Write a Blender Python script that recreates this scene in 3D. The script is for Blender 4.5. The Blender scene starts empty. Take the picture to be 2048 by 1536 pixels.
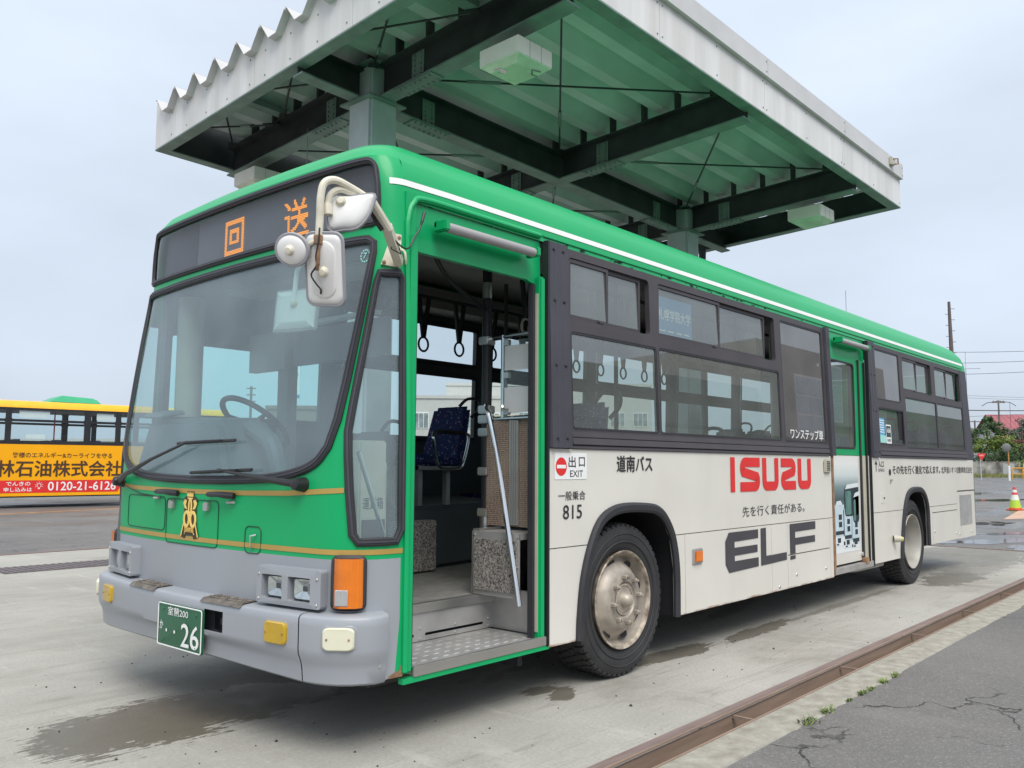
import bpy, bmesh, math, random
import numpy as np
from mathutils import Vector, Matrix
from mathutils.geometry import delaunay_2d_cdt

SC = bpy.context.scene
COL = SC.collection
R = math.radians

# ------------------------------------------------------------------ camera
cam_d = bpy.data.cameras.new('camera')
cam = bpy.data.objects.new('camera', cam_d)
COL.objects.link(cam)
yaw, pitch, roll = R(41.54), R(5.36), R(0.31)
fw = Vector((math.cos(pitch)*math.cos(yaw), math.cos(pitch)*math.sin(yaw), math.sin(pitch)))
rt = Vector((math.sin(yaw), -math.cos(yaw), 0))
up = rt.cross(fw)
rt2 = rt*math.cos(roll) + up*math.sin(roll)
up2 = up*math.cos(roll) - rt*math.sin(roll)
M = Matrix((rt2, up2, -fw)).transposed().to_4x4()
CAM = Vector((-2.431, -3.09, 1.323))
M.translation = CAM
cam.matrix_world = M
cam_d.sensor_width = 36.0
cam_d.lens = 36.0*1713.9/2048
cam_d.clip_start = 0.05
cam_d.clip_end = 3000
SC.camera = cam

# ------------------------------------------------------------------ sky and sun (bright thin overcast)
SUN_EL, SUN_AZ = 52, 238          # azimuth of the direction the light comes from, counted from +x towards +y
W = bpy.data.worlds.new('World')
SC.world = W
W.use_nodes = True
nt = W.node_tree
nt.nodes.clear()
def N(nt, t, **kw):
    n = nt.nodes.new(t)
    for k, v in kw.items(): setattr(n, k, v)
    return n
sky = N(nt, 'ShaderNodeTexSky', sky_type='NISHITA', sun_disc=False, sun_elevation=R(SUN_EL), sun_rotation=R(90-SUN_AZ), altitude=0,
        air_density=1.0, dust_density=3.0, ozone_density=1.0)
tc = N(nt, 'ShaderNodeTexCoord')
sep = N(nt, 'ShaderNodeSeparateXYZ')
nt.links.new(tc.outputs['Generated'], sep.inputs[0])
cr = N(nt, 'ShaderNodeValToRGB')
for i, (p, c) in enumerate([(0.0, (5.6, 6.25, 7.2)), (0.15, (6.0, 6.8, 7.9)), (0.5, (7.2, 8.1, 9.3)), (0.75, (9.6, 10.2, 10.8)), (1.0, (12.3, 12.4, 12.5))]):
    e = cr.color_ramp.elements[i] if i < 2 else cr.color_ramp.elements.new(p)
    e.position = p
    e.color = tuple(x/12.5 for x in c)+(1,)
nt.links.new(sep.outputs['Z'], cr.inputs[0])
nz = N(nt, 'ShaderNodeTexNoise')
nz.inputs['Scale'].default_value = 2.2
nz.inputs['Detail'].default_value = 5
nz.inputs['Roughness'].default_value = .5
mp = N(nt, 'ShaderNodeMapping')
mp.inputs['Scale'].default_value = (1, 1, 2.4)
nt.links.new(tc.outputs['Generated'], mp.inputs[0])
nt.links.new(mp.outputs[0], nz.inputs['Vector'])
mr = N(nt, 'ShaderNodeMapRange')
mr.inputs['From Min'].default_value = .3; mr.inputs['From Max'].default_value = .7
mr.inputs['To Min'].default_value = 11.3; mr.inputs['To Max'].default_value = 14.0
nt.links.new(nz.outputs['Fac'], mr.inputs['Value'])
vm = N(nt, 'ShaderNodeVectorMath', operation='SCALE')
nt.links.new(cr.outputs['Color'], vm.inputs[0]); nt.links.new(mr.outputs[0], vm.inputs['Scale'])
mx = N(nt, 'ShaderNodeMix', data_type='RGBA')
mx.inputs[0].default_value = .90
nt.links.new(sky.outputs[0], mx.inputs[6]); nt.links.new(vm.outputs[0], mx.inputs[7])
bg = N(nt, 'ShaderNodeBackground')
bg.inputs['Strength'].default_value = 0.1
wo = N(nt, 'ShaderNodeOutputWorld')
nt.links.new(mx.outputs[2], bg.inputs['Color']); nt.links.new(bg.outputs[0], wo.inputs[0])
sun_d = bpy.data.lights.new('sun', 'SUN')
sun_d.energy = 2.3; sun_d.angle = R(34); sun_d.color = (1, .97, .92)
sun = bpy.data.objects.new('sun', sun_d)
COL.objects.link(sun)
sv = Vector((math.cos(R(SUN_EL))*math.cos(R(SUN_AZ)), math.cos(R(SUN_EL))*math.sin(R(SUN_AZ)), math.sin(R(SUN_EL))))
sun.rotation_euler = sv.to_track_quat('Z', 'Y').to_euler()
sun.location = (-20, -20, 40)
SC.view_settings.view_transform = 'Standard'
SC.view_settings.look = 'None'
SC.view_settings.gamma = 1
SC.view_settings.use_curve_mapping = False
SC.view_settings.exposure = 0.22
SC.cycles.max_bounces = 10
SC.cycles.transparent_max_bounces = 24
SC.cycles.caustics_reflective = False
SC.cycles.caustics_refractive = False

# ------------------------------------------------------------------ helpers
ORG = {}
def setp(o, label=None, cat=None, group=None, kind=None):
    if label: o['label'] = label
    if cat: o['category'] = cat
    if group: o['group'] = group
    if kind: o['kind'] = kind
    return o
def thing(name, loc, label, cat, group=None, rz=0):
    o = bpy.data.objects.new(name, None)
    o.empty_display_size = .2
    COL.objects.link(o)
    o.location = loc
    o.rotation_euler = (0, 0, rz)
    ORG[o] = Vector(loc) if rz == 0 else Vector((0, 0, 0))
    return setp(o, label, cat, group)

class MB:
    """collects polygons, builds ONE mesh object"""
    def __init__(s): s.v = []; s.f = []; s.m = []
    def add(s, vs, fs, m=0):
        b = len(s.v)
        s.v += [tuple(map(float, p)) for p in vs]
        s.f += [tuple(b+i for i in f) for f in fs]
        s.m += [m]*len(fs)
        return s
    def box(s, x0, x1, y0, y1, z0, z1, m=0):
        vs = [(x, y, z) for x in (x0, x1) for y in (y0, y1) for z in (z0, z1)]
        return s.add(vs, [(0, 1, 3, 2), (4, 6, 7, 5), (0, 4, 5, 1), (2, 3, 7, 6), (0, 2, 6, 4), (1, 5, 7, 3)], m)
    def hexa(s, p, m=0):               # 8 points: bottom loop 0-3, top loop 4-7
        return s.add(p, [(3, 2, 1, 0), (4, 5, 6, 7), (0, 1, 5, 4), (1, 2, 6, 5), (2, 3, 7, 6), (3, 0, 4, 7)], m)
    def obox(s, c, ax, ay, az, m=0):   # centre + three half-axes
        c, ax, ay, az = map(Vector, (c, ax, ay, az))
        return s.hexa([c-ax-ay-az, c+ax-ay-az, c+ax+ay-az, c-ax+ay-az, c-ax-ay+az, c+ax-ay+az, c+ax+ay+az, c-ax+ay+az], m)
    def tube(s, path, r, n=8, m=0, closed=False, caps=True):
        P = [Vector(p) for p in path]
        L = len(P)
        rr = r if hasattr(r, '__len__') else [r]*L
        rings = []
        pn = None
        for i in range(L):
            a = P[(i-1) % L] if (closed or i > 0) else P[i]
            b = P[(i+1) % L] if (closed or i < L-1) else P[i]
            t = (b-a)
            if t.length < 1e-9: t = Vector((0, 0, 1))
            t.normalize()
            if pn is None:
                q = Vector((0, 0, 1)) if abs(t.z) < .9 else Vector((1, 0, 0))
                nn = (q - t*q.dot(t)).normalized()
            else:
                nn = pn - t*pn.dot(t)
                nn = nn.normalized() if nn.length > 1e-6 else pn
            pn = nn
            bb = t.cross(nn)
            rings.append([P[i] + (nn*math.cos(2*math.pi*k/n) + bb*math.sin(2*math.pi*k/n))*rr[i] for k in range(n)])
        vs = [p for g in rings for p in g]
        fs = []
        for i in range(L if closed else L-1):
            j = (i+1) % L
            for k in range(n):
                k2 = (k+1) % n
                fs.append((i*n+k, i*n+k2, j*n+k2, j*n+k))
        if caps and not closed:
            fs.append(tuple(range(n-1, -1, -1))); fs.append(tuple((L-1)*n+k for k in range(n)))
        return s.add(vs, fs, m)
    def lathe(s, prof, o, ax, n=32, m=0, capa=False, capb=False):  # prof: (radius, height along ax)
        o = Vector(o); ax = Vector(ax).normalized()
        q = Vector((0, 0, 1)) if abs(ax.z) < .9 else Vector((1, 0, 0))
        e = (q - ax*q.dot(ax)).normalized(); g = ax.cross(e)
        vs = [o + ax*h + (e*math.cos(2*math.pi*k/n) + g*math.sin(2*math.pi*k/n))*r for r, h in prof for k in range(n)]
        fs = []
        for i in range(len(prof)-1):
            for k in range(n):
                k2 = (k+1) % n
                fs.append((i*n+k, i*n+k2, (i+1)*n+k2, (i+1)*n+k))
        if capa: fs.append(tuple(range(n-1, -1, -1)))
        if capb: fs.append(tuple((len(prof)-1)*n+k for k in range(n)))
        return s.add(vs, fs, m)
    def disc(s, c, nrm, r, n=16, m=0):
        c = Vector(c); ax = Vector(nrm).normalized()
        q = Vector((0, 0, 1)) if abs(ax.z) < .9 else Vector((1, 0, 0))
        e = (q - ax*q.dot(ax)).normalized(); g = ax.cross(e)
        return s.add([c + (e*math.cos(2*math.pi*k/n) + g*math.sin(2*math.pi*k/n))*r for k in range(n)], [tuple(range(n))], m)
    def grid(s, P, m=0, wrapj=False):  # P: rows x cols array of points
        P = np.asarray(P, float); r, c = P.shape[:2]
        fs = []
        for i in range(r-1):
            for j in range(c if wrapj else c-1):
                k = (j+1) % c
                fs.append((i*c+j, i*c+k, (i+1)*c+k, (i+1)*c+j))
        return s.add(P.reshape(-1, 3), fs, m)
    def build(s, name, mats, parent=None, smooth=False, bevel=0, sharp=None):
        me = bpy.data.meshes.new(name)
        og = ORG.get(parent, Vector((0, 0, 0)))
        vs = [(p[0]-og.x, p[1]-og.y, p[2]-og.z) for p in s.v]
        me.from_pydata(vs, [], s.f)
        if not isinstance(mats, (list, tuple)): mats = [mats]
        for m in mats: me.materials.append(m)
        if len(mats) > 1: me.polygons.foreach_set('material_index', s.m)
        bm = bmesh.new(); bm.from_mesh(me)
        bmesh.ops.remove_doubles(bm, verts=bm.verts, dist=1e-5)
        bmesh.ops.recalc_face_normals(bm, faces=bm.faces)
        if bevel:
            bmesh.ops.bevel(bm, geom=[e for e in bm.edges if e.is_manifold and e.calc_face_angle(0) > R(40)], offset=bevel, segments=2, affect='EDGES', clamp_overlap=True)
        bm.to_mesh(me); bm.free()
        if smooth:
            me.polygons.foreach_set('use_smooth', [True]*len(me.polygons))
            try: me.set_sharp_from_angle(angle=R(sharp or 35))
            except Exception: pass
        o = bpy.data.objects.new(name, me)
        COL.objects.link(o)
        if parent is not None:
            o.parent = parent
        ORG[o] = og
        return o

def inside(pts, poly):
    pts = np.asarray(pts, float); poly = np.asarray(poly, float)
    x, y = pts[:, 0], pts[:, 1]
    r = np.zeros(len(pts), bool)
    for i in range(len(poly)):
        x1, y1 = poly[i-1]; x2, y2 = poly[i]
        c = ((y1 > y) != (y2 > y))
        if y1 != y2:
            r ^= c & (x < (x2-x1)*(y-y1)/(y2-y1)+x1)
    return r
def region(outer, holes=(), step=None):
    """triangulated flat region with holes -> 2-D vertices, triangles"""
    vs = [Vector(p) for p in outer]; es = [(i, (i+1) % len(outer)) for i in range(len(outer))]
    for h in holes:
        b = len(vs)
        vs += [Vector(p) for p in h]; es += [(b+i, b+(i+1) % len(h)) for i in range(len(h))]
    if step:
        sx, sy = step if hasattr(step, '__len__') else (step, step)
        o = np.array(outer, float)
        gx, gy = np.meshgrid(np.arange(o[:, 0].min()+sx/2, o[:, 0].max(), sx), np.arange(o[:, 1].min()+sy/2, o[:, 1].max(), sy))
        g = np.stack([gx.ravel(), gy.ravel()], 1)
        k = inside(g, outer)
        for h in holes: k &= ~inside(g, h)
        vs += [Vector(p) for p in g[k]]
    V, E, F, _, _, _ = delaunay_2d_cdt(vs, es, [], 0, 1e-6)
    V = np.array([tuple(p) for p in V]); F = [f for f in F if len(f) == 3]
    c = np.array([V[list(f)].mean(0) for f in F])
    k = inside(c, outer)
    for h in holes: k &= ~inside(c, h)
    return V, [f for f, q in zip(F, k) if q]
def rrect(x0, x1, y0, y1, r, n=5):
    out = []
    for cx, cy, a in ((x1-r, y0+r, -90), (x1-r, y1-r, 0), (x0+r, y1-r, 90), (x0+r, y0+r, 180)):
        for i in range(n+1):
            t = R(a + 90*i/n)
            out.append((cx + r*math.cos(t), cy + r*math.sin(t)))
    return out
def dens(loop, d, closed=True):
    out = []
    for i in range(len(loop) if closed else len(loop)-1):
        a, b = Vector(loop[i]), Vector(loop[(i+1) % len(loop)])
        n = max(1, int((b-a).length/d))
        out += [tuple(a.lerp(b, k/n)) for k in range(n)]
    if not closed: out.append(tuple(loop[-1]))
    return out
def smooth_loop(pts, n=6, closed=True):
    P = [Vector(p) for p in pts]; L = len(P); out = []
    for i in range(L if closed else L-1):
        a = P[(i-1) % L] if closed or i > 0 else P[i]*2-P[i+1]
        b = P[i]; c = P[(i+1) % L]
        d = P[(i+2) % L] if closed or i < L-2 else c*2-b
        for k in range(n):
            t = k/n
            out.append(tuple(((2*b)+(c-a)*t+(2*a-5*b+4*c-d)*t*t+(3*b-a-3*c+d)*t**3)*.5))
    if not closed: out.append(tuple(P[-1]))
    return out
def panel(name, outer, mapf, mat, parent, holes=(), thick=.02, step=None, d=0., smooth=False):
    """a plate with holes: front face at offset d of mapf, side walls back to d - thick"""
    V, F = region(outer, holes, step)
    mb = MB()
    mb.add([mapf(u, v, d) for u, v in V], F)
    if thick:
        for lp in [outer]+list(holes):
            n = len(lp)
            vs = [mapf(u, v, d) for u, v in lp]+[mapf(u, v, d-thick) for u, v in lp]
            mb.add(vs, [(i, (i+1) % n, n+(i+1) % n, n+i) for i in range(n)])
    return mb.build(name, mat, parent, smooth=smooth, sharp=30)
def sweep(loop, w, h, mapf, closed=True, d0=0., rnd=.35, mb=None, m=0):
    """rubber profile of width w and height h along a 2-D path laid on mapf"""
    mb = mb or MB()
    P = [Vector(p) for p in loop]; L = len(P)
    prof = [(-.5, 0), (-.5, .6), (-.5+rnd*.5, 1), (.5-rnd*.5, 1), (.5, .6), (.5, 0)]
    rows = []
    for i in range(L):
        a = P[(i-1) % L] if closed or i > 0 else P[i]
        b = P[(i+1) % L] if closed or i < L-1 else P[i]
        t = (b-a).normalized(); nn = Vector((-t.y, t.x))
        rows.append([mapf(P[i].x+nn.x*w*q, P[i].y+nn.y*w*q, d0+h*e) for q, e in prof])
    if closed: rows.append(rows[0])
    return mb.grid(rows, m)
FONT_OB = [None]
def text2d(body, w, h, bold=0., space=1.0):
    """outline of a word as triangles, fitted into w x h (bundled typeface)"""
    if FONT_OB[0] is None:
        c = bpy.data.curves.new('txt', 'FONT'); o = bpy.data.objects.new('txt', c); COL.objects.link(o); FONT_OB[0] = o
    o = FONT_OB[0]; c = o.data
    c.body = body; c.size = 1; c.offset = bold; c.space_character = space; c.resolution_u = 3
    bpy.context.view_layer.update()
    me = o.evaluated_get(bpy.context.evaluated_depsgraph_get()).to_mesh()
    V = np.array([tuple(v.co)[:2] for v in me.vertices]); F = [tuple(p.vertices) for p in me.polygons]
    mn, mxx = V.min(0), V.max(0)
    V = (V-mn)/(mxx-mn)*np.array([w, h])
    return V, F
def write(body, u0, v0, w, h, mapf, mat, parent, d=.003, bold=0., name='lettering', space=1.0, shear=0.):
    V, F = text2d(body, w, h, 0 if bold > .012 else bold, space)
    mb = MB()
    if bold > .012:                                    # heavy weight: the strokes widened by a few shifted layers
        b = bold*h*.9
        for k, (du, dv) in enumerate(((-b, 0), (b, 0), (0, b), (0, -b), (b*.7, b*.7), (-b*.7, -b*.7), (0, 0))): mb.add([mapf(u0+u+du, v0+v+dv, d+.0003*k) for u, v in V], F)
    else: mb.add([mapf(u0+u+shear*v, v0+v, d) for u, v in V], F)
    return mb.build(name, mat, parent)
def decal(polys, mapf, mat, parent, d=.003, name='lettering'):
    mb = MB()
    for p in polys:
        V, F = region(p)
        mb.add([mapf(u, v, d) for u, v in V], F)
    return mb.build(name, mat, parent)

# ------------------------------------------------------------------ materials
def material(name, col, rough=.5, metal=0., var=.06, scale=4., bump=0., bscale=60., coat=0., stretch=None, col2=None, detail=6, spec=None):
    m = bpy.data.materials.new(name); m.use_nodes = True
    t = m.node_tree; b = t.nodes['Principled BSDF']
    b.inputs['Roughness'].default_value = rough
    b.inputs['Metallic'].default_value = metal
    if spec is not None: b.inputs['Specular IOR Level'].default_value = spec
    if name.startswith(('green', 'yellow_p')): b.inputs['Specular IOR Level'].default_value = .3
    if coat:
        b.inputs['Coat Weight'].default_value = coat; b.inputs['Coat Roughness'].default_value = .08
    g = N(t, 'ShaderNodeNewGeometry'); vec = g.outputs['Position']
    if stretch:
        q = N(t, 'ShaderNodeMapping'); q.inputs['Scale'].default_value = stretch
        t.links.new(vec, q.inputs[0]); vec = q.outputs[0]
    nz = N(t, 'ShaderNodeTexNoise'); nz.inputs['Scale'].default_value = scale; nz.inputs['Detail'].default_value = detail
    t.links.new(vec, nz.inputs['Vector'])
    r = N(t, 'ShaderNodeValToRGB')
    c2 = col2 or col
    r.color_ramp.elements[0].color = tuple(max(0, x*(1-var)) for x in col)+(1,)
    r.color_ramp.elements[1].color = tuple(min(1, x*(1+var)) for x in c2)+(1,)
    r.color_ramp.elements[0].position = .32; r.color_ramp.elements[1].position = .68
    t.links.new(nz.outputs['Fac'], r.inputs[0]); t.links.new(r.outputs[0], b.inputs['Base Color'])
    rr = N(t, 'ShaderNodeMapRange'); rr.inputs['To Min'].default_value = max(0.02, rough-.07); rr.inputs['To Max'].default_value = min(1, rough+.09)
    t.links.new(nz.outputs['Fac'], rr.inputs[0]); t.links.new(rr.outputs[0], b.inputs['Roughness'])
    if bump:
        n2 = N(t, 'ShaderNodeTexNoise'); n2.inputs['Scale'].default_value = bscale; n2.inputs['Detail'].default_value = 4
        t.links.new(vec, n2.inputs['Vector'])
        bp = N(t, 'ShaderNodeBump'); bp.inputs['Strength'].default_value = bump; bp.inputs['Distance'].default_value = .01
        t.links.new(n2.outputs['Fac'], bp.inputs['Height']); t.links.new(bp.outputs[0], b.inputs['Normal'])
    return m
def glass(name, tint, haze=.03, ior=1.5, hazecol=(.55, .6, .62), rough=.0):
    m = bpy.data.materials.new(name); m.use_nodes = True
    t = m.node_tree; t.nodes.clear()
    o = N(t, 'ShaderNodeOutputMaterial')
    tr = N(t, 'ShaderNodeBsdfTransparent'); tr.inputs[0].default_value = tint+(1,)
    gl = N(t, 'ShaderNodeBsdfGlossy'); gl.inputs['Roughness'].default_value = rough
    df = N(t, 'ShaderNodeBsdfDiffuse'); df.inputs[0].default_value = hazecol+(1,)
    # dust film plus painted-in milky reflection haze, denser in soft patches
    g = N(t, 'ShaderNodeNewGeometry'); nz = N(t, 'ShaderNodeTexNoise'); nz.inputs['Scale'].default_value = 2.3; nz.inputs['Detail'].default_value = 7
    t.links.new(g.outputs['Position'], nz.inputs['Vector'])
    mr = N(t, 'ShaderNodeMapRange'); mr.inputs['From Min'].default_value = .3; mr.inputs['From Max'].default_value = .75
    mr.inputs['To Min'].default_value = haze*.78; mr.inputs['To Max'].default_value = haze*1.3
    t.links.new(nz.outputs['Fac'], mr.inputs[0])
    m1 = N(t, 'ShaderNodeMixShader'); t.links.new(mr.outputs[0], m1.inputs[0]); t.links.new(tr.outputs[0], m1.inputs[1]); t.links.new(df.outputs[0], m1.inputs[2])
    f0 = ((ior-1)/(ior+1))**2                      # two-sided Schlick reflectance
    dt = N(t, 'ShaderNodeVectorMath', operation='DOT_PRODUCT'); t.links.new(g.outputs['Normal'], dt.inputs[0]); t.links.new(g.outputs['Incoming'], dt.inputs[1])
    def mm(op, a, b=None):
        q = N(t, 'ShaderNodeMath', operation=op)
        for i, v in enumerate((a, b)):
            if v is None: continue
            if isinstance(v, (int, float)): q.inputs[i].default_value = v
            else: t.links.new(v, q.inputs[i])
        return q.outputs[0]
    sch = mm('ADD', mm('MULTIPLY', mm('POWER', mm('SUBTRACT', 1., mm('ABSOLUTE', dt.outputs['Value'])), 5.), 1-f0), f0)
    m2 = N(t, 'ShaderNodeMixShader'); t.links.new(sch, m2.inputs[0]); t.links.new(m1.outputs[0], m2.inputs[1]); t.links.new(gl.outputs[0], m2.inputs[2])
    t.links.new(m2.outputs[0], o.inputs[0])
    return m
def emissive(name, col, s):
    m = bpy.data.materials.new(name); m.use_nodes = True
    b = m.node_tree.nodes['Principled BSDF']
    b.inputs['Base Color'].default_value = (.02, .02, .02, 1)
    b.inputs['Emission Color'].default_value = col+(1,); b.inputs['Emission Strength'].default_value = s
    return m
def lens_mat(name, col, rough=.12, ribs=90., axis=0):
    m = material(name, col, rough, var=.08, scale=9, coat=.6)
    t = m.node_tree; b = t.nodes['Principled BSDF']
    wv = N(t, 'ShaderNodeTexWave'); wv.bands_direction = 'YZX'[axis]; wv.inputs['Scale'].default_value = ribs
    g = N(t, 'ShaderNodeNewGeometry'); t.links.new(g.outputs['Position'], wv.inputs['Vector'])
    bp = N(t, 'ShaderNodeBump'); bp.inputs['Strength'].default_value = .5; bp.inputs['Distance'].default_value = .004
    t.links.new(wv.outputs['Fac'], bp.inputs['Height']); t.links.new(bp.outputs[0], b.inputs['Normal'])
    return m
def body_paint(name, col, rough, low_dirt, rust=.0, wavy=.05):
    """old brush-touched paint: faint mottling, road grime near the skirt, rust flecks along the bottom edge"""
    m = material(name, col, rough, var=.035, scale=1.6, coat=.10, bump=.03, bscale=180)
    t = m.node_tree; b = t.nodes['Principled BSDF']
    src = b.inputs['Base Color'].links[0].from_socket
    g = N(t, 'ShaderNodeNewGeometry')
    mp = N(t, 'ShaderNodeMapping'); mp.inputs['Scale'].default_value = (3.2, 3.2, .55); t.links.new(g.outputs['Position'], mp.inputs[0])
    n1 = N(t, 'ShaderNodeTexNoise'); n1.inputs['Scale'].default_value = 1.; n1.inputs['Detail'].default_value = 8; t.links.new(mp.outputs[0], n1.inputs['Vector'])
    mr = N(t, 'ShaderNodeMapRange'); mr.inputs['From Min'].default_value = .45; mr.inputs['From Max'].default_value = .8; mr.inputs['To Max'].default_value = low_dirt
    t.links.new(n1.outputs['Fac'], mr.inputs[0])
    x1 = N(t, 'ShaderNodeMix', data_type='RGBA'); t.links.new(mr.outputs[0], x1.inputs[0]); t.links.new(src, x1.inputs[6]); x1.inputs[7].default_value = (.30, .25, .17, 1)
    out = x1.outputs[2]
    if rust:
        sp = N(t, 'ShaderNodeSeparateXYZ'); t.links.new(g.outputs['Position'], sp.inputs[0])
        hz = N(t, 'ShaderNodeMapRange'); hz.inputs['From Min'].default_value = .345; hz.inputs['From Max'].default_value = .30; t.links.new(sp.outputs['Z'], hz.inputs[0])
        n2 = N(t, 'ShaderNodeTexNoise'); n2.inputs['Scale'].default_value = 6; n2.inputs['Detail'].default_value = 8; t.links.new(g.outputs['Position'], n2.inputs['Vector'])
        mu = N(t, 'ShaderNodeMath', operation='MULTIPLY'); t.links.new(hz.outputs[0], mu.inputs[0]); t.links.new(n2.outputs['Fac'], mu.inputs[1])
        m2 = N(t, 'ShaderNodeMapRange'); m2.inputs['From Min'].default_value = .3; m2.inputs['From Max'].default_value = .55; m2.inputs['To Max'].default_value = rust; t.links.new(mu.outputs[0], m2.inputs[0])
        x2 = N(t, 'ShaderNodeMix', data_type='RGBA'); t.links.new(m2.outputs[0], x2.inputs[0]); t.links.new(out, x2.inputs[6]); x2.inputs[7].default_value = (.22, .09, .03, 1)
        out = x2.outputs[2]
    t.links.new(out, b.inputs['Base Color'])
    # slightly uneven sheet metal
    n3 = N(t, 'ShaderNodeTexNoise'); n3.inputs['Scale'].default_value = 1.7; n3.inputs['Detail'].default_value = 1; t.links.new(g.outputs['Position'], n3.inputs['Vector'])
    b3 = N(t, 'ShaderNodeBump'); b3.inputs['Strength'].default_value = wavy; b3.inputs['Distance'].default_value = .06; t.links.new(n3.outputs['Fac'], b3.inputs['Height'])
    old = b.inputs['Normal'].links[0].from_node; t.links.new(b3.outputs[0], old.inputs['Normal'])
    return m

GREEN = body_paint('green_paint', (.003, .375, .125), .40, .03)
GREEN2 = material('green_door_paint', (.003, .34, .115), .42, var=.06, coat=.2)
WHITE = body_paint('cream_paint', (.715, .69, .63), .30, .10, rust=1.0, wavy=.12)
WHITE2 = material('mirror_white', (.80, .79, .77), .35, var=.03, coat=.3)
GREYP = body_paint('grey_paint', (.315, .332, .362), .42, .05)
GOLD = material('gold_tape', (.50, .33, .09), .38, var=.06, metal=.25)
STRIPE = material('white_tape', (.86, .86, .84), .4, var=.02)
FRAME = material('window_frame_grey', (.060, .052, .058), .5, var=.12, bump=.05)
RUBBER = material('black_rubber', (.028, .028, .033), .55, var=.15, bump=.05)
PILLAR = material('pillar_grey_plastic', (.055, .053, .068), .5, var=.1, bump=.06)
DARK = material('dark_recess', (.010, .010, .012), .7, var=.1)
TYRE = material('tyre_rubber', (.030, .030, .032), .72, var=.25, scale=7, bump=.12, bscale=90)
RIM = material('rim_silver', (.36, .325, .285), .5, metal=.35, var=.22, scale=9, col2=(.44, .385, .32))
RIMR = material('rim_pale', (.40, .385, .345), .5, metal=.15, var=.16, scale=6)
RUSTM = material('rusty_edge', (.27, .155, .085), .75, var=.4, scale=14, bump=.3)
STEEL = material('stainless', (.60, .59, .57), .30, metal=.9, var=.04, scale=3)
STEELW = material('step_steel', (.50, .49, .475), .42, metal=.55, var=.14, scale=5, bump=.08)
CHROME = material('chrome_tube', (.74, .74, .74), .14, metal=1., var=.03)
BLACKP = material('black_plastic', (.018, .018, .021), .42, var=.15)
CHARC = material('interior_charcoal', (.062, .068, .072), .6, var=.12)
LININ = material('interior_lining', (.27, .265, .25), .6, var=.1)
CEIL = material('ceiling_lining', (.42, .40, .37), .6, var=.08)
FLOORM = material('floor_vinyl', (.20, .195, .18), .6, var=.2, scale=20)
SPECK = material('speckled_carpet', (.10, .09, .08), .85, var=.7, scale=110, col2=(.25, .225, .205), detail=2)
DASHM = material('dashboard_grey', (.105, .125, .135), .5, var=.06)
CREAMP = material('beige_plastic', (.50, .47, .38), .45, var=.05)
IVORY = material('ivory_mirror_arm', (.66, .62, .50), .42, var=.10, scale=12, col2=(.70, .66, .54))
AMBER = lens_mat('amber_lens', (.80, .20, .012), ribs=70, axis=0)
YELLOWL = lens_mat('yellow_fog_lens', (.58, .36, .006), ribs=90, axis=0)
CLEARL = lens_mat('clear_lens', (.42, .42, .42), ribs=60)
MILKL = material('milky_lens', (.70, .68, .52), .3, var=.05, coat=.5)
TUBEL = material('frosted_tube', (.34, .33, .335), .4, var=.05)
LAMPG = material('headlamp_glass', (.90, .90, .92), .07, metal=.9, var=.25, scale=18)
PLATEG = material('plate_green', (.018, .115, .055), .4, var=.05)
PRW = material('print_white', (.84, .84, .83), .45, var=.02)
PRB = material('print_black', (.028, .027, .03), .5, var=.1)
PRR = material('print_red', (.72, .03, .03), .42, var=.04)
PRG = material('print_charcoal', (.060, .057, .066), .5, var=.08)
PRBROWN = material('print_brown', (.075, .035, .015), .5, var=.1)
PRGOLD = material('print_gold', (.86, .60, .16), .4, var=.06)
G_SIDE = glass('side_glass', (.68, .78, .74), .19, 2.5, (.50, .56, .53))
G_WIND = glass('windscreen_glass', (.74, .93, .92), .27, 1.7, (.45, .57, .62))
G_DARK = glass('smoked_glass', (.22, .22, .23), .26, 2.5, (.42, .40, .40))
G_SIGN = glass('sign_glass', (.80, .82, .84), .05, 1.5)
G_FAR = glass('far_glass', (.86, .94, .95), .04, 1.4)
G_CAB = glass('cab_glass', (.60, .92, .90), .04, 1.4)
G_ACR = glass('acrylic_sheet', (.86, .90, .90), .10, 1.4)
LED = emissive('led_amber', (1.0, .34, .015), 1.8)
LEDB = material('led_board', (.17, .175, .195), .5, var=.05)
LEDD = material('sign_dark_end', (.085, .08, .095), .5, var=.08)
# ------------------------------------------------------------------ the bus: x runs from nose to tail, door side is y = 0, far side y = 2.49
BW = 2.49
def catmull(P, n=16):
    P = np.array(P, float); Q = np.vstack([2*P[0]-P[1], P, 2*P[-1]-P[-2]]); out = []
    for i in range(1, len(Q)-2):
        a, b, c, d = Q[i-1], Q[i], Q[i+1], Q[i+2]
        for t in np.linspace(0, 1, n, endpoint=False):
            out.append(.5*((2*b)+(c-a)*t+(2*a-5*b+4*c-d)*t*t+(3*b-a-3*c+d)*t**3))
    out.append(P[-1]); return np.array(out)
HC = catmull([(-.09, 1.245), (-.083, .95), (-.062, .6), (-.035, .35), (-.012, .2), (.02, .12), (.07, .065), (.16, .02), (.24, .004), (.30, 0)])
HS = np.concatenate([[0], np.cumsum(np.hypot(*np.diff(HC, axis=0).T))]); SM = float(HS[-1])
GZ = [.3, 1.2, 1.37, 1.54, 1.84, 2.1, 2.42, 2.5, 2.84, 2.9, 2.95, 3.0, 3.03, 3.05]
GX = [0, 0, .012, .035, .08, .125, .188, .197, .197, .235, .305, .43, .62, .9]
IZ = [.3, 1.45, 2.62, 2.72, 2.82, 2.91, 2.965, 3.005, 3.035, 3.05]
IY = [0, 0, .035, .045, .075, .14, .22, .35, .6, .9]
RZ = [.3, 1.45, 2.62, 2.72, 2.8, 2.9, 3.0, 3.05]
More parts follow.
